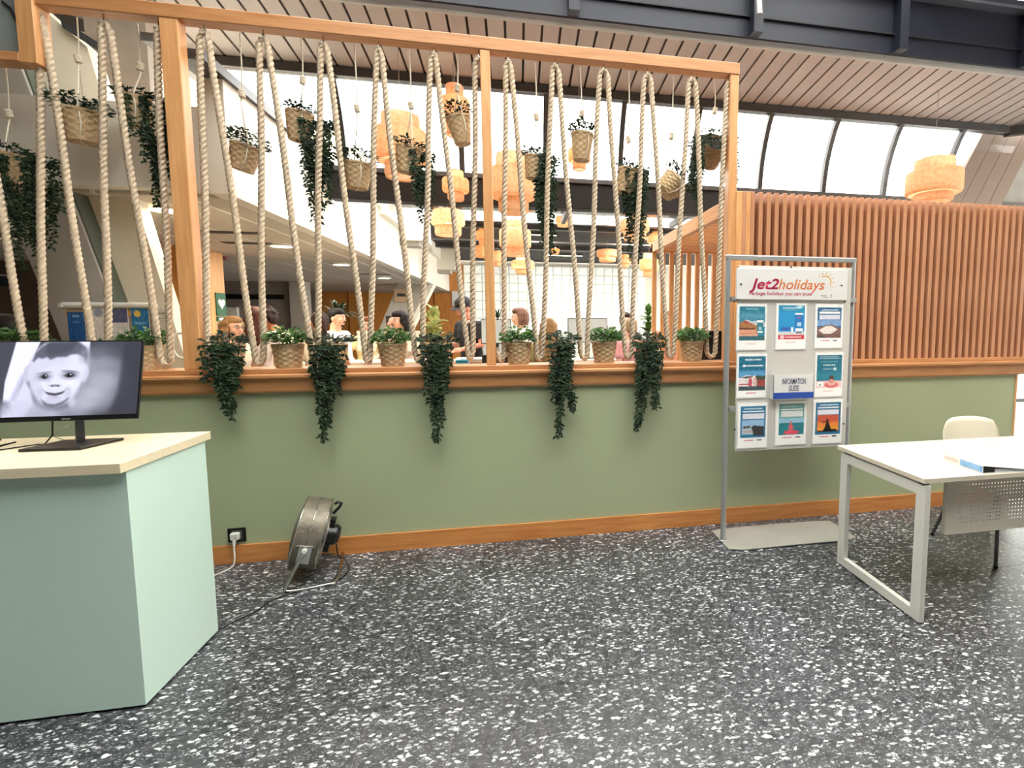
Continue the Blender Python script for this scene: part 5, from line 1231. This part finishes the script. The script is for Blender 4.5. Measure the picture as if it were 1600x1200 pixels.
def person(label, cx, top, Y, heading, shirt, hair, hairkind, skin=SKIN, trousers=(50, 54, 70), lean=0.0, nod=0.0, female=True, armL='down', armR='down', cap=None, glasses=False, moustache=False, collar=None, htop=None, sleeves='short', phone=False):
    t = aty(cx, top, Y); s = t.z / 1.735
    root = thing('person', label, 'person', (t.x, Y, 0)); root.rotation_euler = (0, 0, radians(heading)); root.scale = (s, s, s)
    ML = Matrix.Translation((0, 0, .95)) @ Matrix.Rotation(radians(lean), 4, 'X') @ Matrix.Translation((0, 0, -.95))
    sw = .165 if female else .19
    body = MB(); I4 = Matrix.Identity(4)
    rings = [(.86, .13, .10, 0), (.95, .165 if female else .16, .115, .0), (1.05, .135 if female else .15, .10, -.005), (1.14, .125 if female else .15, .095, -.005), (1.26, .15 if female else .17, .115, 0), (1.36, sw * .95, .105, .005), (1.42, sw * .9, .075, .012), (1.455, .075, .06, .015), (1.49, .055, .056, .012)]
    torso(body, ML, rings)
    neck0 = ML @ Vector((0, .014, 1.44)); hc = ML @ Vector((0, .0, 1.615)); hc = hc + Vector((0, -.03 * (nod > 0) - .02, -.012 if nod > 0 else 0))
    caps(body, [neck0, hc + Vector((0, .02, -.06))], [.056 if female else .064, .052 if female else .062])
    HM = Matrix.Translation(hc) @ Matrix.Rotation(radians(nod), 4, 'X')
    def hp(x, y, z): return HM @ Vector((x, y, z))
    # head: skull, jaw, cheeks, nose, brow, lips, ears in one surface
    def hball(c, r):
        b = MB(); b.ball((0, 0, 0), r, 16, 12); body._add([HM @ (Vector(v) + Vector(c)) for v in b.v], b.f)
    hball((0, .012, .018), (.074, .092, .098)); hball((0, -.018, -.05), (.056, .066, .062)); hball((0, -.05, -.088), (.028, .024, .022))
    hball((.030, -.052, -.028), (.028, .028, .028)); hball((-.030, -.052, -.028), (.028, .028, .028))
    hball((0, -.078, .024), (.045, .012, .014)); hball((0, -.090, -.012), (.0095, .012, .024)); hball((0, -.098, -.026), (.014, .014, .011)); hball((0, -.080, -.056), (.022, .012, .010))
    for e in (-1, 1): hball((e * .075, .012, -.01), (.010, .018, .030))
    legs = MB()
    for e in (-1, 1):
        P = [(e * .085, 0, .90), (e * .09, -.01, .50), (e * .09, .02, .09)]; caps(body, P, [.085, .055, .038])
        caps(body, [(e * .09, .03, .045), (e * .092, -.06, .035), (e * .095, -.13, .028)], [.038, .036, .028])
        caps(legs, [(e * .085, 0, .90), (e * .09, -.01, .50), (e * .09, .02, .12)], [.100, .068, .058])
    torso(legs, I4, [(.80, .15, .115, 0), (.90, .178, .128, 0), (1.0, .155 if female else .166, .115, 0)])
    shoes = MB()
    for e in (-1, 1): caps(shoes, [(e * .09, .035, .048), (e * .092, -.06, .042), (e * .095, -.14, .034)], [.047, .044, .034])
    top_ = MB(); torso(top_, ML, [(.93, .178, .13, 0)] + [(z, rx + .013, ry + .013, cy) for (z, rx, ry, cy) in rings[2:7]] + [(1.445, .085, .07, .016)])
    arms = {'down': [(.235, .02, 1.17), (.225, -.05, .93)], 'desk': [(.24, -.06, 1.18), (.16, -.28, 1.13)], 'phone': [(.22, -.12, 1.20), (.075, -.16, 1.50)], 'reach': [(.25, -.18, 1.22), (.17, -.42, 1.17)]}
    tips = {}
    for e, kind in ((1, armR), (-1, armL)):
        S = ML @ Vector((e * (sw + .005), .01, 1.40)); E, W = [Vector((e * a, b, c)) for a, b, c in arms[kind]]
        if kind == 'down': E = ML @ E; W = ML @ W
        d = (W - E).normalized(); caps(body, [ML @ Vector((e * sw * .6, .01, 1.41)), S, S.lerp(E, .5), E, E.lerp(W, .4), W], [.05, .052, .043, .036, .035, .025])
        caps(top_, [ML @ Vector((e * sw * .6, .01, 1.41)), S, S.lerp(E, .55 if sleeves == 'short' else 1)] + ([] if sleeves == 'short' else [E.lerp(W, .85)]), [.058, .064, .058] + ([] if sleeves == 'short' else [.042]))
        side = d.cross(Vector((0, -.3, 1) if kind != 'phone' else (0, -1, .2))).normalized(); nrm = side.cross(d)
        palm = W + d * .045; curl = nrm * (-.35 if kind != 'down' else -.25)
        body.tube([W, W + d * .02, palm, W + d * .085], [.024, .030, .034, .030], 10)
        for q, (off, ln) in enumerate(((-.027, .062), (-.009, .072), (.009, .068), (.026, .052))):
            f0 = W + d * .078 + side * off; f1 = f0 + (d + curl * .5).normalized() * ln * .5; f2 = f1 + (d * .8 + curl * 2.0).normalized() * ln * .5
            caps(body, [f0, f1, f2], [.0105, .0095, .0085], n=8)
        sd = -1 if e > 0 else 1
        t0 = W + d * .025 + side * (.026 * sd); t1 = t0 + (d * .5 + side * sd).normalized() * .034; t2 = t1 + (d + side * sd * .2).normalized() * .028
        caps(body, [t0, t1, t2], [.013, .011, .009], n=8); tips[e] = (palm, nrm, d)
    remeshed(body, 'body', skin, root, .0095, 3)
    remeshed(legs, 'trousers', mat('cloth_%d_%d_%d' % trousers, trousers, rough=.85), root, .02)
    remeshed(shoes, 'shoes', mat('shoe_dark', (40, 36, 34), rough=.5), root, .018)
    sm = mat('cloth_%d_%d_%d' % shirt, shirt, rough=.85, var=.04, bump=.1, bscale=40)
    remeshed(top_, 'shirt', sm, root, .014, 5)
    # face details
    ey = MB(); br = MB(); lp = MB(); wh = MB()
    for e in (-1, 1):
        wh.ball(tuple(hp(e * .031, -.072, .004)), .0125, 10, 8); ey.ball(tuple(hp(e * .031, -.0825, .004)), .0052, 8, 6)
        br.tube([hp(e * .014, -.090, .024), hp(e * .032, -.089, .029), hp(e * .050, -.078, .024)], [.0025, .0035, .002], 6)
    lp.tube([hp(-.021, -.087, -.056), hp(0, -.095, -.054), hp(.021, -.087, -.056)], [.002, .0052, .002], 8)
    wh.build('eyeball', WHITEM, root, world=False, smooth=True); ey.build('iris', EYE, root, world=False, smooth=True); lp.build('lips', LIP, root, world=False, smooth=True)
    hm = mat('hair_%d_%d_%d' % hair, hair, rough=.65, spec=.25, var=.2, scale=30, stretch=(1, 1, .15), bump=.5, bscale=80)
    br.build('eyebrow', hm, root, world=False)
    h = MB()
    def hb(c, r): b = MB(); b.ball((0, 0, 0), r, 16, 12); h._add([HM @ (Vector(v) + Vector(c)) for v in b.v], b.f)
    hb((0, .030, .040), (.084, .090, .086)); hb((0, -.012, .072), (.070, .078, .052)); hb((0, .058, .0), (.076, .062, .085))
    rg = random.Random(int(cx))
    if hairkind in ('long', 'longwavy', 'curlylong', 'straightlong'):
        n_ = 13; Lh = {'long': .30, 'longwavy': .27, 'curlylong': .28, 'straightlong': .52}[hairkind]
        for k in range(n_):
            a = radians(-25 + 230 * k / (n_ - 1)); x, y = .080 * cos(a), .030 + .080 * sin(a) 
            p0 = hp(x * .9, y * .9, .05); p1 = hp(x * 1.12, y * 1.1, -.06); zz = hc.z - Lh * rg.uniform(.85, 1.05)
            p2 = Vector((p1.x * 1.25, max(p1.y, -.02) * 1.05 + .02, (p1.z + zz) / 2)); p3 = Vector((p1.x * 1.15, max(p1.y, 0) + .02, zz))
            wv = .018 if 'wavy' in hairkind or 'curly' in hairkind else .004
            P = smooth_path([p0, p1, p2, p3], 5); P = [p + Vector((wv * sin(i * 1.3 + k), wv * cos(i * 1.1 + k * 2), 0)) for i, p in enumerate(P)]
            caps(h, P, [.026 - .010 * (i / len(P)) for i in range(len(P))], n=8)
    elif hairkind == 'curly':
        for k in range(46):
            a = rg.uniform(0, 2 * pi); el = rg.uniform(-.2, 1.4); hb((.086 * cos(a) * cos(el), .028 + .09 * sin(a) * cos(el), .045 + .088 * sin(el)), (.022, .022, .02)) if not (sin(a) < -.3 and el < .6) else None
    elif hairkind == 'bun':
        hb((0, .10, .10), (.045, .045, .042))
    elif hairkind == 'ponytail':
        P = smooth_path([hp(0, .09, .06), hp(0, .15, .02), hp(.0, .16, -.10), hp(0, .13, -.22)], 5); caps(h, P, [.03, .032] + [.034] * (len(P) - 5) + [.024, .016, .01], n=8)
    elif hairkind == 'bob':
        for k in range(11):
            a = radians(-20 + 220 * k / 10); x, y = .082 * cos(a), .030 + .080 * sin(a); caps(h, [hp(x * .9, y, .04), hp(x * 1.1, y * 1.05, -.04), hp(x * 1.0, y, -.10)], [.024, .022, .014], n=8)
    remeshed(h, 'hair', hm, root, .011, 4)
    if cap:
        c_ = MB(); c_.M = HM; c_.lathe([(.096, .045), (.100, .06), (.092, .10), (.065, .128), (.03, .14), (.001, .142)], 28, (0, .016, .0))
        sheet = []; 
        for v in (0, 1):
            for k in range(13):
                a = radians(200 + 140 * k / 12); r0 = .095 if v == 0 else .155; sheet.append((r0 * cos(a) * (.9 if v else 1), .012 + r0 * sin(a) * (1.0), .052 - .012 * v))
        sheet2 = [(x, y, z - .004) for x, y, z in sheet]
        c_._add(sheet + sheet2, [(k, k + 1, 14 + k, 13 + k) for k in range(12)] + [(26 + k, 39 + k, 40 + k, 27 + k) for k in range(12)] + [(13 + k, 14 + k, 40 + k, 39 + k) for k in range(12)])
        shade_auto(c_.build('cap', mat('cap_dark', cap, rough=.8), root, world=False), 50)
    if glasses:
        g = MB(); g.M = HM
        for e in (-1, 1):
            g.tube([(e * .032 + .021 * cos(a), -.096, .002 + .016 * sin(a)) for a in [2 * pi * k / 16 for k in range(16)]], .0022, 5, closed=True); g.tube([(e * .053, -.096, .006), (e * .076, -.06, .008), (e * .080, .01, .006)], .002, 5)
        g.tube([(-.011, -.098, .005), (.011, -.098, .005)], .002, 5); g.build('glasses', EYE, root, world=False)
    if moustache:
        m_ = MB(); m_.M = HM; m_.tube([(-.026, -.090, -.050), (0, -.102, -.042), (.026, -.090, -.050)], [.003, .007, .003], 8); m_.ball((0, -.062, -.092), (.026, .018, .014), 12, 8); m_.build('beard', hm, root, world=False, smooth=True)
    if collar:
        k_ = MB(); k_.M = ML; k_.lathe([(.074, 0), (.082, .02), (.078, .036)], 20, (0, .014, 1.435)); k_.build('collar', mat('collar_%d' % collar[0], collar, rough=.8), root, world=False)
    if phone:
        p_, n_, d_ = tips[-1 if armL == 'phone' else 1]; q = p_ + d_ * .03
        ph = MB(); ph.box(q.x - .006, q.x + .006, q.y - .036, q.y + .036, q.z - .05, q.z + .09, .003); ph.build('phone', BLACK, root, world=False)
    return root
person('person with dark hair in a rust top at the far left edge behind the ledge', 8, 491, 1.9, 175, (196, 92, 48), (26, 20, 18), 'bob')
person('woman with wavy blond hair and dark glasses turned right, first behind the timber post', 362, 494, 2.0, 62, (216, 200, 178), (150, 110, 72), 'longwavy', glasses=True)
person('person with long auburn hair and pale top seen from behind', 398, 479, 2.5, 178, (240, 228, 222), (84, 44, 34), 'long')
person('person with dark curly hair bending down in a cream shirt', 446, 478, 2.9, -95, (246, 236, 196), (34, 20, 22), 'curly', skin=mat('skin_tan', (176, 112, 76), rough=.55), lean=14, nod=18, armR='desk')
person('woman in beige top with dark ponytail, back turned', 499, 487, 1.9, -150, (222, 200, 172), (56, 30, 24), 'ponytail', skin=MATS['skin_tan'], trousers=(150, 146, 140))
person('man with dark hair and moustache in a white shirt facing right', 524, 482, 3.1, 75, (244, 240, 236), (22, 18, 18), 'short', female=False, moustache=True, sleeves='long')
person('woman with reddish hair in a cream top facing forward behind a white screen', 572, 495, 4.1, 4, (240, 222, 170), (130, 70, 44), 'bob', armR='desk', armL='desk')
person('woman with long dark curly hair holding a phone to her mouth', 628, 484, 3.1, -38, (236, 216, 196), (26, 16, 16), 'curlylong', nod=6, armR='down', armL='phone', phone=True)
person('tall man in black polo and dark cap looking down at the desk', 737, 465, 3.15, -48, (30, 28, 34), (60, 50, 46), 'short', skin=mat('skin_pink', (216, 140, 116), rough=.55), female=False, nod=24, lean=6, cap=(32, 30, 34), collar=(240, 236, 230), armR='desk', armL='desk')
person('woman with short brown hair and white top in profile, facing left', 813, 481, 3.1, -88, (244, 238, 220), (120, 84, 66), 'bob', skin=mat('skin_fair', (232, 184, 156), rough=.55))
person('person with waist-long straight blond hair seen from behind', 857, 497, 1.7, 180, (150, 130, 84), (156, 116, 74), 'straightlong')
person('older person in a pink top with grey blond hair leaning on the desk', 992, 496, 1.95, 205, (230, 158, 160), (176, 148, 120), 'short', lean=8, female=False, armR='down', armL='down')
person('person with dark hair in a bun just behind the pink top', 977, 488, 3.3, 10, (60, 52, 50), (52, 34, 30), 'bun')
person('person with brown hair half hidden behind the rear slats of the box', 1047, 486, 3.4, -20, (206, 140, 120), (96, 56, 36), 'short')

# ------------------------------------------------------------------ lounge furniture behind the wall
DT = mat('desk_pale', (232, 212, 186), rough=.4, var=.02); DFR = mat('desk_mauve', (168, 142, 124), rough=.5, var=.03)
def desk(label, x0, x1, y0, y1, z, front=DFR):
    r = thing('service_desk', label, 'desk', ((x0 + x1) / 2, y0, 0)); MB().box(x0, x1, y0, y1, z - .03, z, .003).build('desktop', DT, r)
    MB().box(x0 + .03, x1 - .03, y0 + .05, y0 + .07, .05, z - .03).build('front_panel', front, r)
    for xx in (x0 + .03, x1 - .07): MB().box(xx, xx + .04, y0 + .07, y1 - .04, 0, z - .03).build('side_panel', front, r)
    return r
desk('service desk on the left behind the ledge, under the phoning woman', -2.35, -.85, 2.28, 2.72, 1.11)
desk('service desk right of the middle post with papers and cable', -.72, .25, 2.28, 2.74, 1.12, WPANEL)
desk('service desk with the large grey monitor, below the glass blocks', .42, 1.50, 2.28, 2.72, 1.10, WPANEL)
def screen_on(label, a, b, Y, zd, m, frame=BLACK):
    p = aty(*a, Y); q = aty(*b, Y); r = thing('desk_monitor', label, 'monitor', ((p.x + q.x) / 2, Y, zd))
    MB().box(p.x, q.x, Y, Y + .02, q.z, p.z, .003).build('casing', frame, r); MB().box(p.x + .008, q.x - .008, Y - .002, Y, q.z + .012, p.z - .008).build('panel', m, r)
    xm = (p.x + q.x) / 2; MB().box(xm - .02, xm + .02, Y + .02, Y + .035, zd + .008, q.z + .06).build('stand', frame, r); MB().box(xm - .09, xm + .09, Y - .05, Y + .09, zd, zd + .008).build('foot', frame, r); return r
PB = mat('pale_blue_panel', (196, 206, 206), rough=.3, var=.02)
screen_on('grey desk monitor in front of the man in the black polo', (751, 499), (799, 537), 2.5, 1.12, PB)
screen_on('large pale grey monitor before the glass blocks', (887, 497), (949, 535), 2.5, 1.10, PB)
screen_on('cream backed monitor hiding the red haired woman', (557, 517), (586, 548), 2.5, 1.11, mat('cream_panel', (248, 238, 220), rough=.4), WHITEM)
screen_on('cream backed monitor below the phoning woman', (636, 517), (660, 549), 2.5, 1.11, MATS['cream_panel'], WHITEM)
for (x, y, w_, d_, lab) in ((-.50, 2.34, .20, .15, 'left'), (-.20, 2.36, .16, .12, 'right')):
    t = thing('paper_stack', 'white papers on the desk before the man in the cap, %s pile' % lab, 'papers', (x, y, 1.12))
    for k in range(3): b = MB().box(x - w_ / 2 + .01 * k, x + w_ / 2 + .006 * k, y - d_ / 2, y + d_ / 2, 1.12 + .006 * k, 1.1252 + .006 * k).build('sheet_bundle', PAPER, t)
t = thing('magazine_pile', 'white magazines on the desk at the foot of the rear slats', 'papers', (1.38, 2.35, 1.10))
for k in range(4): MB().box(1.27 + .008 * k, 1.46, 2.30, 2.44, 1.10 + .012 * k, 1.111 + .012 * k).build('magazine', PAPER, t)
t = MB().tube(smooth_path([(-.62, 2.27, 1.125), (-.60, 2.22, 1.14), (-.585, 2.2, 1.10), (-.57, 2.2, 1.03)]), .007, 6).build('white_cable', WHITEM, smooth=True); tag(t, 'white cable looping over the desk edge left of the papers', 'cable')
lc = thing('low_cabinet', 'low wooden cabinet behind the ledge near the middle post', 'cabinet', (-.35, 1.45, 0))
MB().box(-.72, .0, 1.45, 1.72, 0, 1.02, .003).build('body', DFR, lc); MB().box(-.70, -.31, 1.435, 1.45, .05, .98).build('door', WPANEL, lc); MB().box(-.29, -.02, 1.435, 1.45, .05, .98).build('door', WPANEL, lc); MB().box(-.74, .02, 1.43, 1.74, 1.02, 1.045, .003).build('top', WX, lc)
def small_box(name, label, cat, px0, px1, py0, Y, z0, m, d=.14):
    a = aty(px0, py0, Y); b = aty(px1, py0, Y); r = thing(name, label, cat, ((a.x + b.x) / 2, Y, z0))
    MB().box(a.x, b.x, Y, Y + d, z0, a.z - .012, .004).build('body', m, r); MB().box(a.x - .002, b.x + .002, Y - .002, Y + d + .002, a.z - .012, a.z, .003).build('lid', m, r)
    MB().box((a.x + b.x) / 2 - .015, (a.x + b.x) / 2 + .015, Y - .006, Y - .001, (z0 + a.z) / 2, (z0 + a.z) / 2 + .01).build('label_plate', PAPER, r); return r
small_box('teal_box', 'teal box on the low cabinet left of the middle post', 'box', 712, 731, 563, 1.5, 1.045, mat('teal_box', (30, 120, 140), rough=.4))
small_box('black_box', 'black device box on the low cabinet touching the middle post', 'device', 753, 768, 555, 1.5, 1.045, BLACK)
small_box('black_case', 'wider black case on the low cabinet right of the middle post', 'device', 773, 795, 557, 1.52, 1.045, BLACK)

# large leaved plant, palms, ficus, white flowers
def bigleaf(L, W, m):
    vs = []; n = 6
    for i in range(n + 1):
        t = i / n; wv = W * sin(pi * min(1, t * 1.02) ** .8) * .5; z = .10 * L * sin(t * pi) - .12 * L * t * t
        vs += [(-wv, L * t, z + wv * .35), (0, L * t, z), (wv, L * t, z + wv * .35)]
    fs = []
    for i in range(n): a = i * 3; fs += [(a, a + 1, a + 4, a + 3), (a + 1, a + 2, a + 5, a + 4)]
    return MB()._add(vs, fs)
def floor_pot(root, x, y, z0=0, r=.16, h=.32, m=WHITEM):
    MB().lathe([(r * .72, 0), (r * .98, h - .02), (r, h), (r * .93, h), (r * .9, h - .04), (.001, h - .04)], 24, (x, y, z0), cap0=True).build('pot', m, root, smooth=False)
def leafy(label, name, px, ytop, ybot, Y, wpx, n, L, W, m, seed):
    t = aty(px, ytop, Y); b = aty(px, ybot, Y); wm = aty(px + wpx, ytop, Y).x - t.x; root = thing(name, label, 'potted plant', (t.x, Y, 0))
    floor_pot(root, t.x, Y); rg = random.Random(seed)
    MB().tube(smooth_path([(t.x, Y, .28), (t.x + .02, Y, .7), (t.x - .01, Y, b.z), (t.x, Y, t.z - L * .6)]), .012, 8).build('stem', mat('stem_brown', (96, 76, 52)), root)
    me = None
    for k in range(n):
        z = b.z + (t.z - L * .4 - b.z) * (k / (n - 1)); a = k * 2.4 + rg.uniform(-.3, .3); pit = radians(rg.uniform(5, 50)) if k < n - 3 else radians(70)
        M = Matrix.Translation((0, 0, 0)) @ Matrix.Rotation(a, 4, 'Z') @ Matrix.Rotation(pit, 4, 'X')
        if me is None: o = bigleaf(L, W, m).build('leaf', m, root, world=False, smooth=True); me = o.data
        else: o = bpy.data.objects.new('leaf', me); COL.objects.link(o); o.parent = root
        o.location = (0, 0, z); o.rotation_euler = (pit, 0, a); q = rg.uniform(.75, 1.15); o.scale = (q, q, q)
    return root
VAR = mat('variegated_leaf', (222, 216, 140), rough=.4, rgb2=(52, 92, 44), scale=22, trans=.2)
leafy('plant with broad yellow-green variegated leaves before the wood panels', 'variegated_plant', 677, 488, 545, 4.2, 14, 20, .25, .17, VAR, 3)
leafy('tall leafy green plant beside the left end of the rear slats', 'ficus_plant', 1013, 482, 530, 3.1, 12, 40, .15, .085, LEAFM, 5)
def spiky(label, name, px, ytop, ybot, Y, n, L, W, m, seed, z0=0, droop=.5):
    t = aty(px, ytop, Y); b = aty(px, ybot, Y); root = thing(name, label, 'potted plant', (t.x, Y, z0)); floor_pot(root, t.x, Y, z0, .13, .26)
    rg = random.Random(seed); MB().tube([(t.x, Y, z0 + .22), (t.x, Y, b.z)], .014, 8).build('stem', MATS['stem_brown'], root)
    for k in range(n):
        a = rg.uniform(0, 2 * pi); el = rg.uniform(.2, 1.35); l = L * rg.uniform(.7, 1.05); vs = []; N = 6
        for i in range(N + 1):
            u = i / N; r = l * u * cos(el); z = l * u * sin(el) - droop * l * u * u; wv = W * (1 - u) ** .6 * .5 + .001
            vs += [(r * cos(a) - wv * sin(a), r * sin(a) + wv * cos(a), z), (r * cos(a) + wv * sin(a), r * sin(a) - wv * cos(a), z)]
        mb = MB()._add(vs, [(2 * i, 2 * i + 1, 2 * i + 3, 2 * i + 2) for i in range(N)]); o = mb.build('leaf', m, root, world=False); o.location = (0, 0, b.z - z0)
    return root
spiky('dark palm with drooping fronds behind the man with the moustache', 'palm_plant', 526, 470, 492, 4.2, 64, .40, .05, LEAFD, 2, droop=.45)
spiky('spiky dracaena right of the large grey monitor', 'dracaena_plant', 948, 485, 522, 4.3, 26, .28, .018, LEAFD, 4, droop=.15)
w_ = spiky('plant with dark strappy leaves and white flowers above the grey monitor', 'flowering_plant', 777, 464, 496, 4.2, 26, .28, .03, LEAFD, 6, droop=.4)
t = absloc(w_); zt_ = aty(777, 478, 4.2).z; wf = mat('white_petal', (250, 246, 236), rough=.5); rg = random.Random(4)
for k in range(7):
    c = Vector((rg.uniform(-.05, .10), rg.uniform(-.04, .04), zt_ + rg.uniform(-.08, .10)))
    f = MB()
    for j in range(5):
        a = 2 * pi * j / 5; f._add([c, c + Vector((.022 * cos(a - .4), -.01, .022 * sin(a - .4))), c + Vector((.036 * cos(a), -.018, .036 * sin(a))), c + Vector((.022 * cos(a + .4), -.01, .022 * sin(a + .4)))], [(0, 1, 2, 3)])
    f.build('flower', wf, w_, world=False); MB().tube([c + Vector((0, .004, 0)), Vector((0, 0, zt_ - .22))], .002, 4).build('flower_stem', LEAFM, w_, world=False)
# brochure board on the left behind the ropes
YV = .30; a = aty(98, 472, YV); b = aty(276, 476, YV)
bs = thing('brochure_board', 'white topped brochure board with blue posters behind the ropes at the left', 'display board', ((a.x + b.x) / 2, YV, 0))
MB().tube([(a.x, YV, a.z - .02), (b.x - .12, YV, a.z - .02)], .020, 12).build('top_roll', WHITEM, bs, smooth=False)
MB().lathe([(.001, -.012), (.025, -.012), (.025, .012), (.001, .012)], 14, (a.x, YV, a.z - .02)).build('end_cap', WHITEM, bs)
MB().box(a.x + .02, b.x - .12, YV + .002, YV + .03, .9, a.z - .03).build('board', mat('board_grey', (150, 140, 130), rough=.6), bs)
for xx in (a.x + .05, b.x - .2): MB().tube([(xx, YV + .05, 0), (xx, YV + .05, a.z - .04)], .015, 8).build('leg', ALU, bs)
MB().box(a.x + .01, a.x + .19 * 2, YV - .004, YV + .001, a.z - .085, a.z - .055).build('gold_strip', mat('gold_strip', (206, 160, 90)), bs)
def leaflet(x0, x1, yt, yb, fn, lab):
    p = aty(x0, yt, YV - .01); q = aty(x1, yb, YV - .01); t = thing('brochure', lab, 'brochure', ((p.x + q.x) / 2, YV - .01, q.z), 'brochures on the left board')
    MB().box(p.x, q.x, YV - .008, YV + .001, q.z, p.z).build('backing', PAPER, t)
    P = Paint(30, 40, (250, 250, 250)); fn(P); P.sheet('print', Vector((p.x, YV - .009, p.z)), Vector((q.x - p.x, 0, 0)), Vector((0, 0, q.z - p.z)), ATTR, t)
def f_blue(P): P.rect(0, 0, 1, 1, (36, 84, 140)); lines(P, .3, .7, .1, (150, 190, 220), .05, 2); lines(P, .25, .75, .26, (120, 160, 200), .03, 3); P.ell(.6, .88, .25, .08, (214, 160, 60)); P.noise(24, 1, 3)
def f_white(P): P.rect(0, 0, 1, 1, (222, 214, 204)); P.ell(.5, .1, .3, .1, (110, 120, 150), .7, .6); P.ell(.45, .86, .16, .12, (30, 110, 70)); P.ell(.45, .86, .06, .05, (220, 220, 200)); P.noise(20, 2, 3)
def f_grey(P): P.rect(0, 0, 1, 1, (214, 208, 206)); P.rect(0, 0, 1, .35, (84, 90, 120)); P.noise(26, 3, 3)
def f_teal(P): P.rect(0, 0, 1, 1, (40, 110, 160)); P.ell(.35, .14, .2, .08, (226, 190, 80)); lines(P, .2, .8, .35, (150, 200, 220), .04, 4); P.noise(30, 4, 3)
def f_green(P): P.rect(0, 0, 1, 1, (206, 204, 190)); lines(P, .15, .8, .1, (120, 130, 120), .03, 5); lines(P, .15, .8, .25, (130, 130, 120), .03, 6); P.noise(16, 5, 3)
leaflet(104, 136, 487, 545, f_blue, 'blue brochure with yellow fish, leftmost on the brochure board')
leaflet(141, 170, 482, 545, f_white, 'white brochure with round green badge on the brochure board')
leaflet(173, 203, 482, 545, f_grey, 'grey brochure with dark top picture on the brochure board')
leaflet(204, 236, 481, 545, f_teal, 'bright blue brochure with yellow sun on the brochure board')
leaflet(239, 268, 483, 540, f_green, 'pale brochure with green lines, rightmost on the brochure board')
rl = MB(); c = aty(284, 540, .33); 
rl.tube([(c.x + .055 * cos(t), .33, c.z + .085 * sin(t)) for t in [radians(v) for v in range(80, 290, 14)]], .008, 8); o = rl.build('white_hoop', WHITEM, smooth=True); tag(o, 'white wire hoop beside the brochure board, left of the timber post', 'hoop')
small_box('floor_cabinet_grey', 'dark cabinet behind the last rope at the slatted box', 'cabinet', 1098, 1134, 517, .9, 0.0, BLACK, .3)
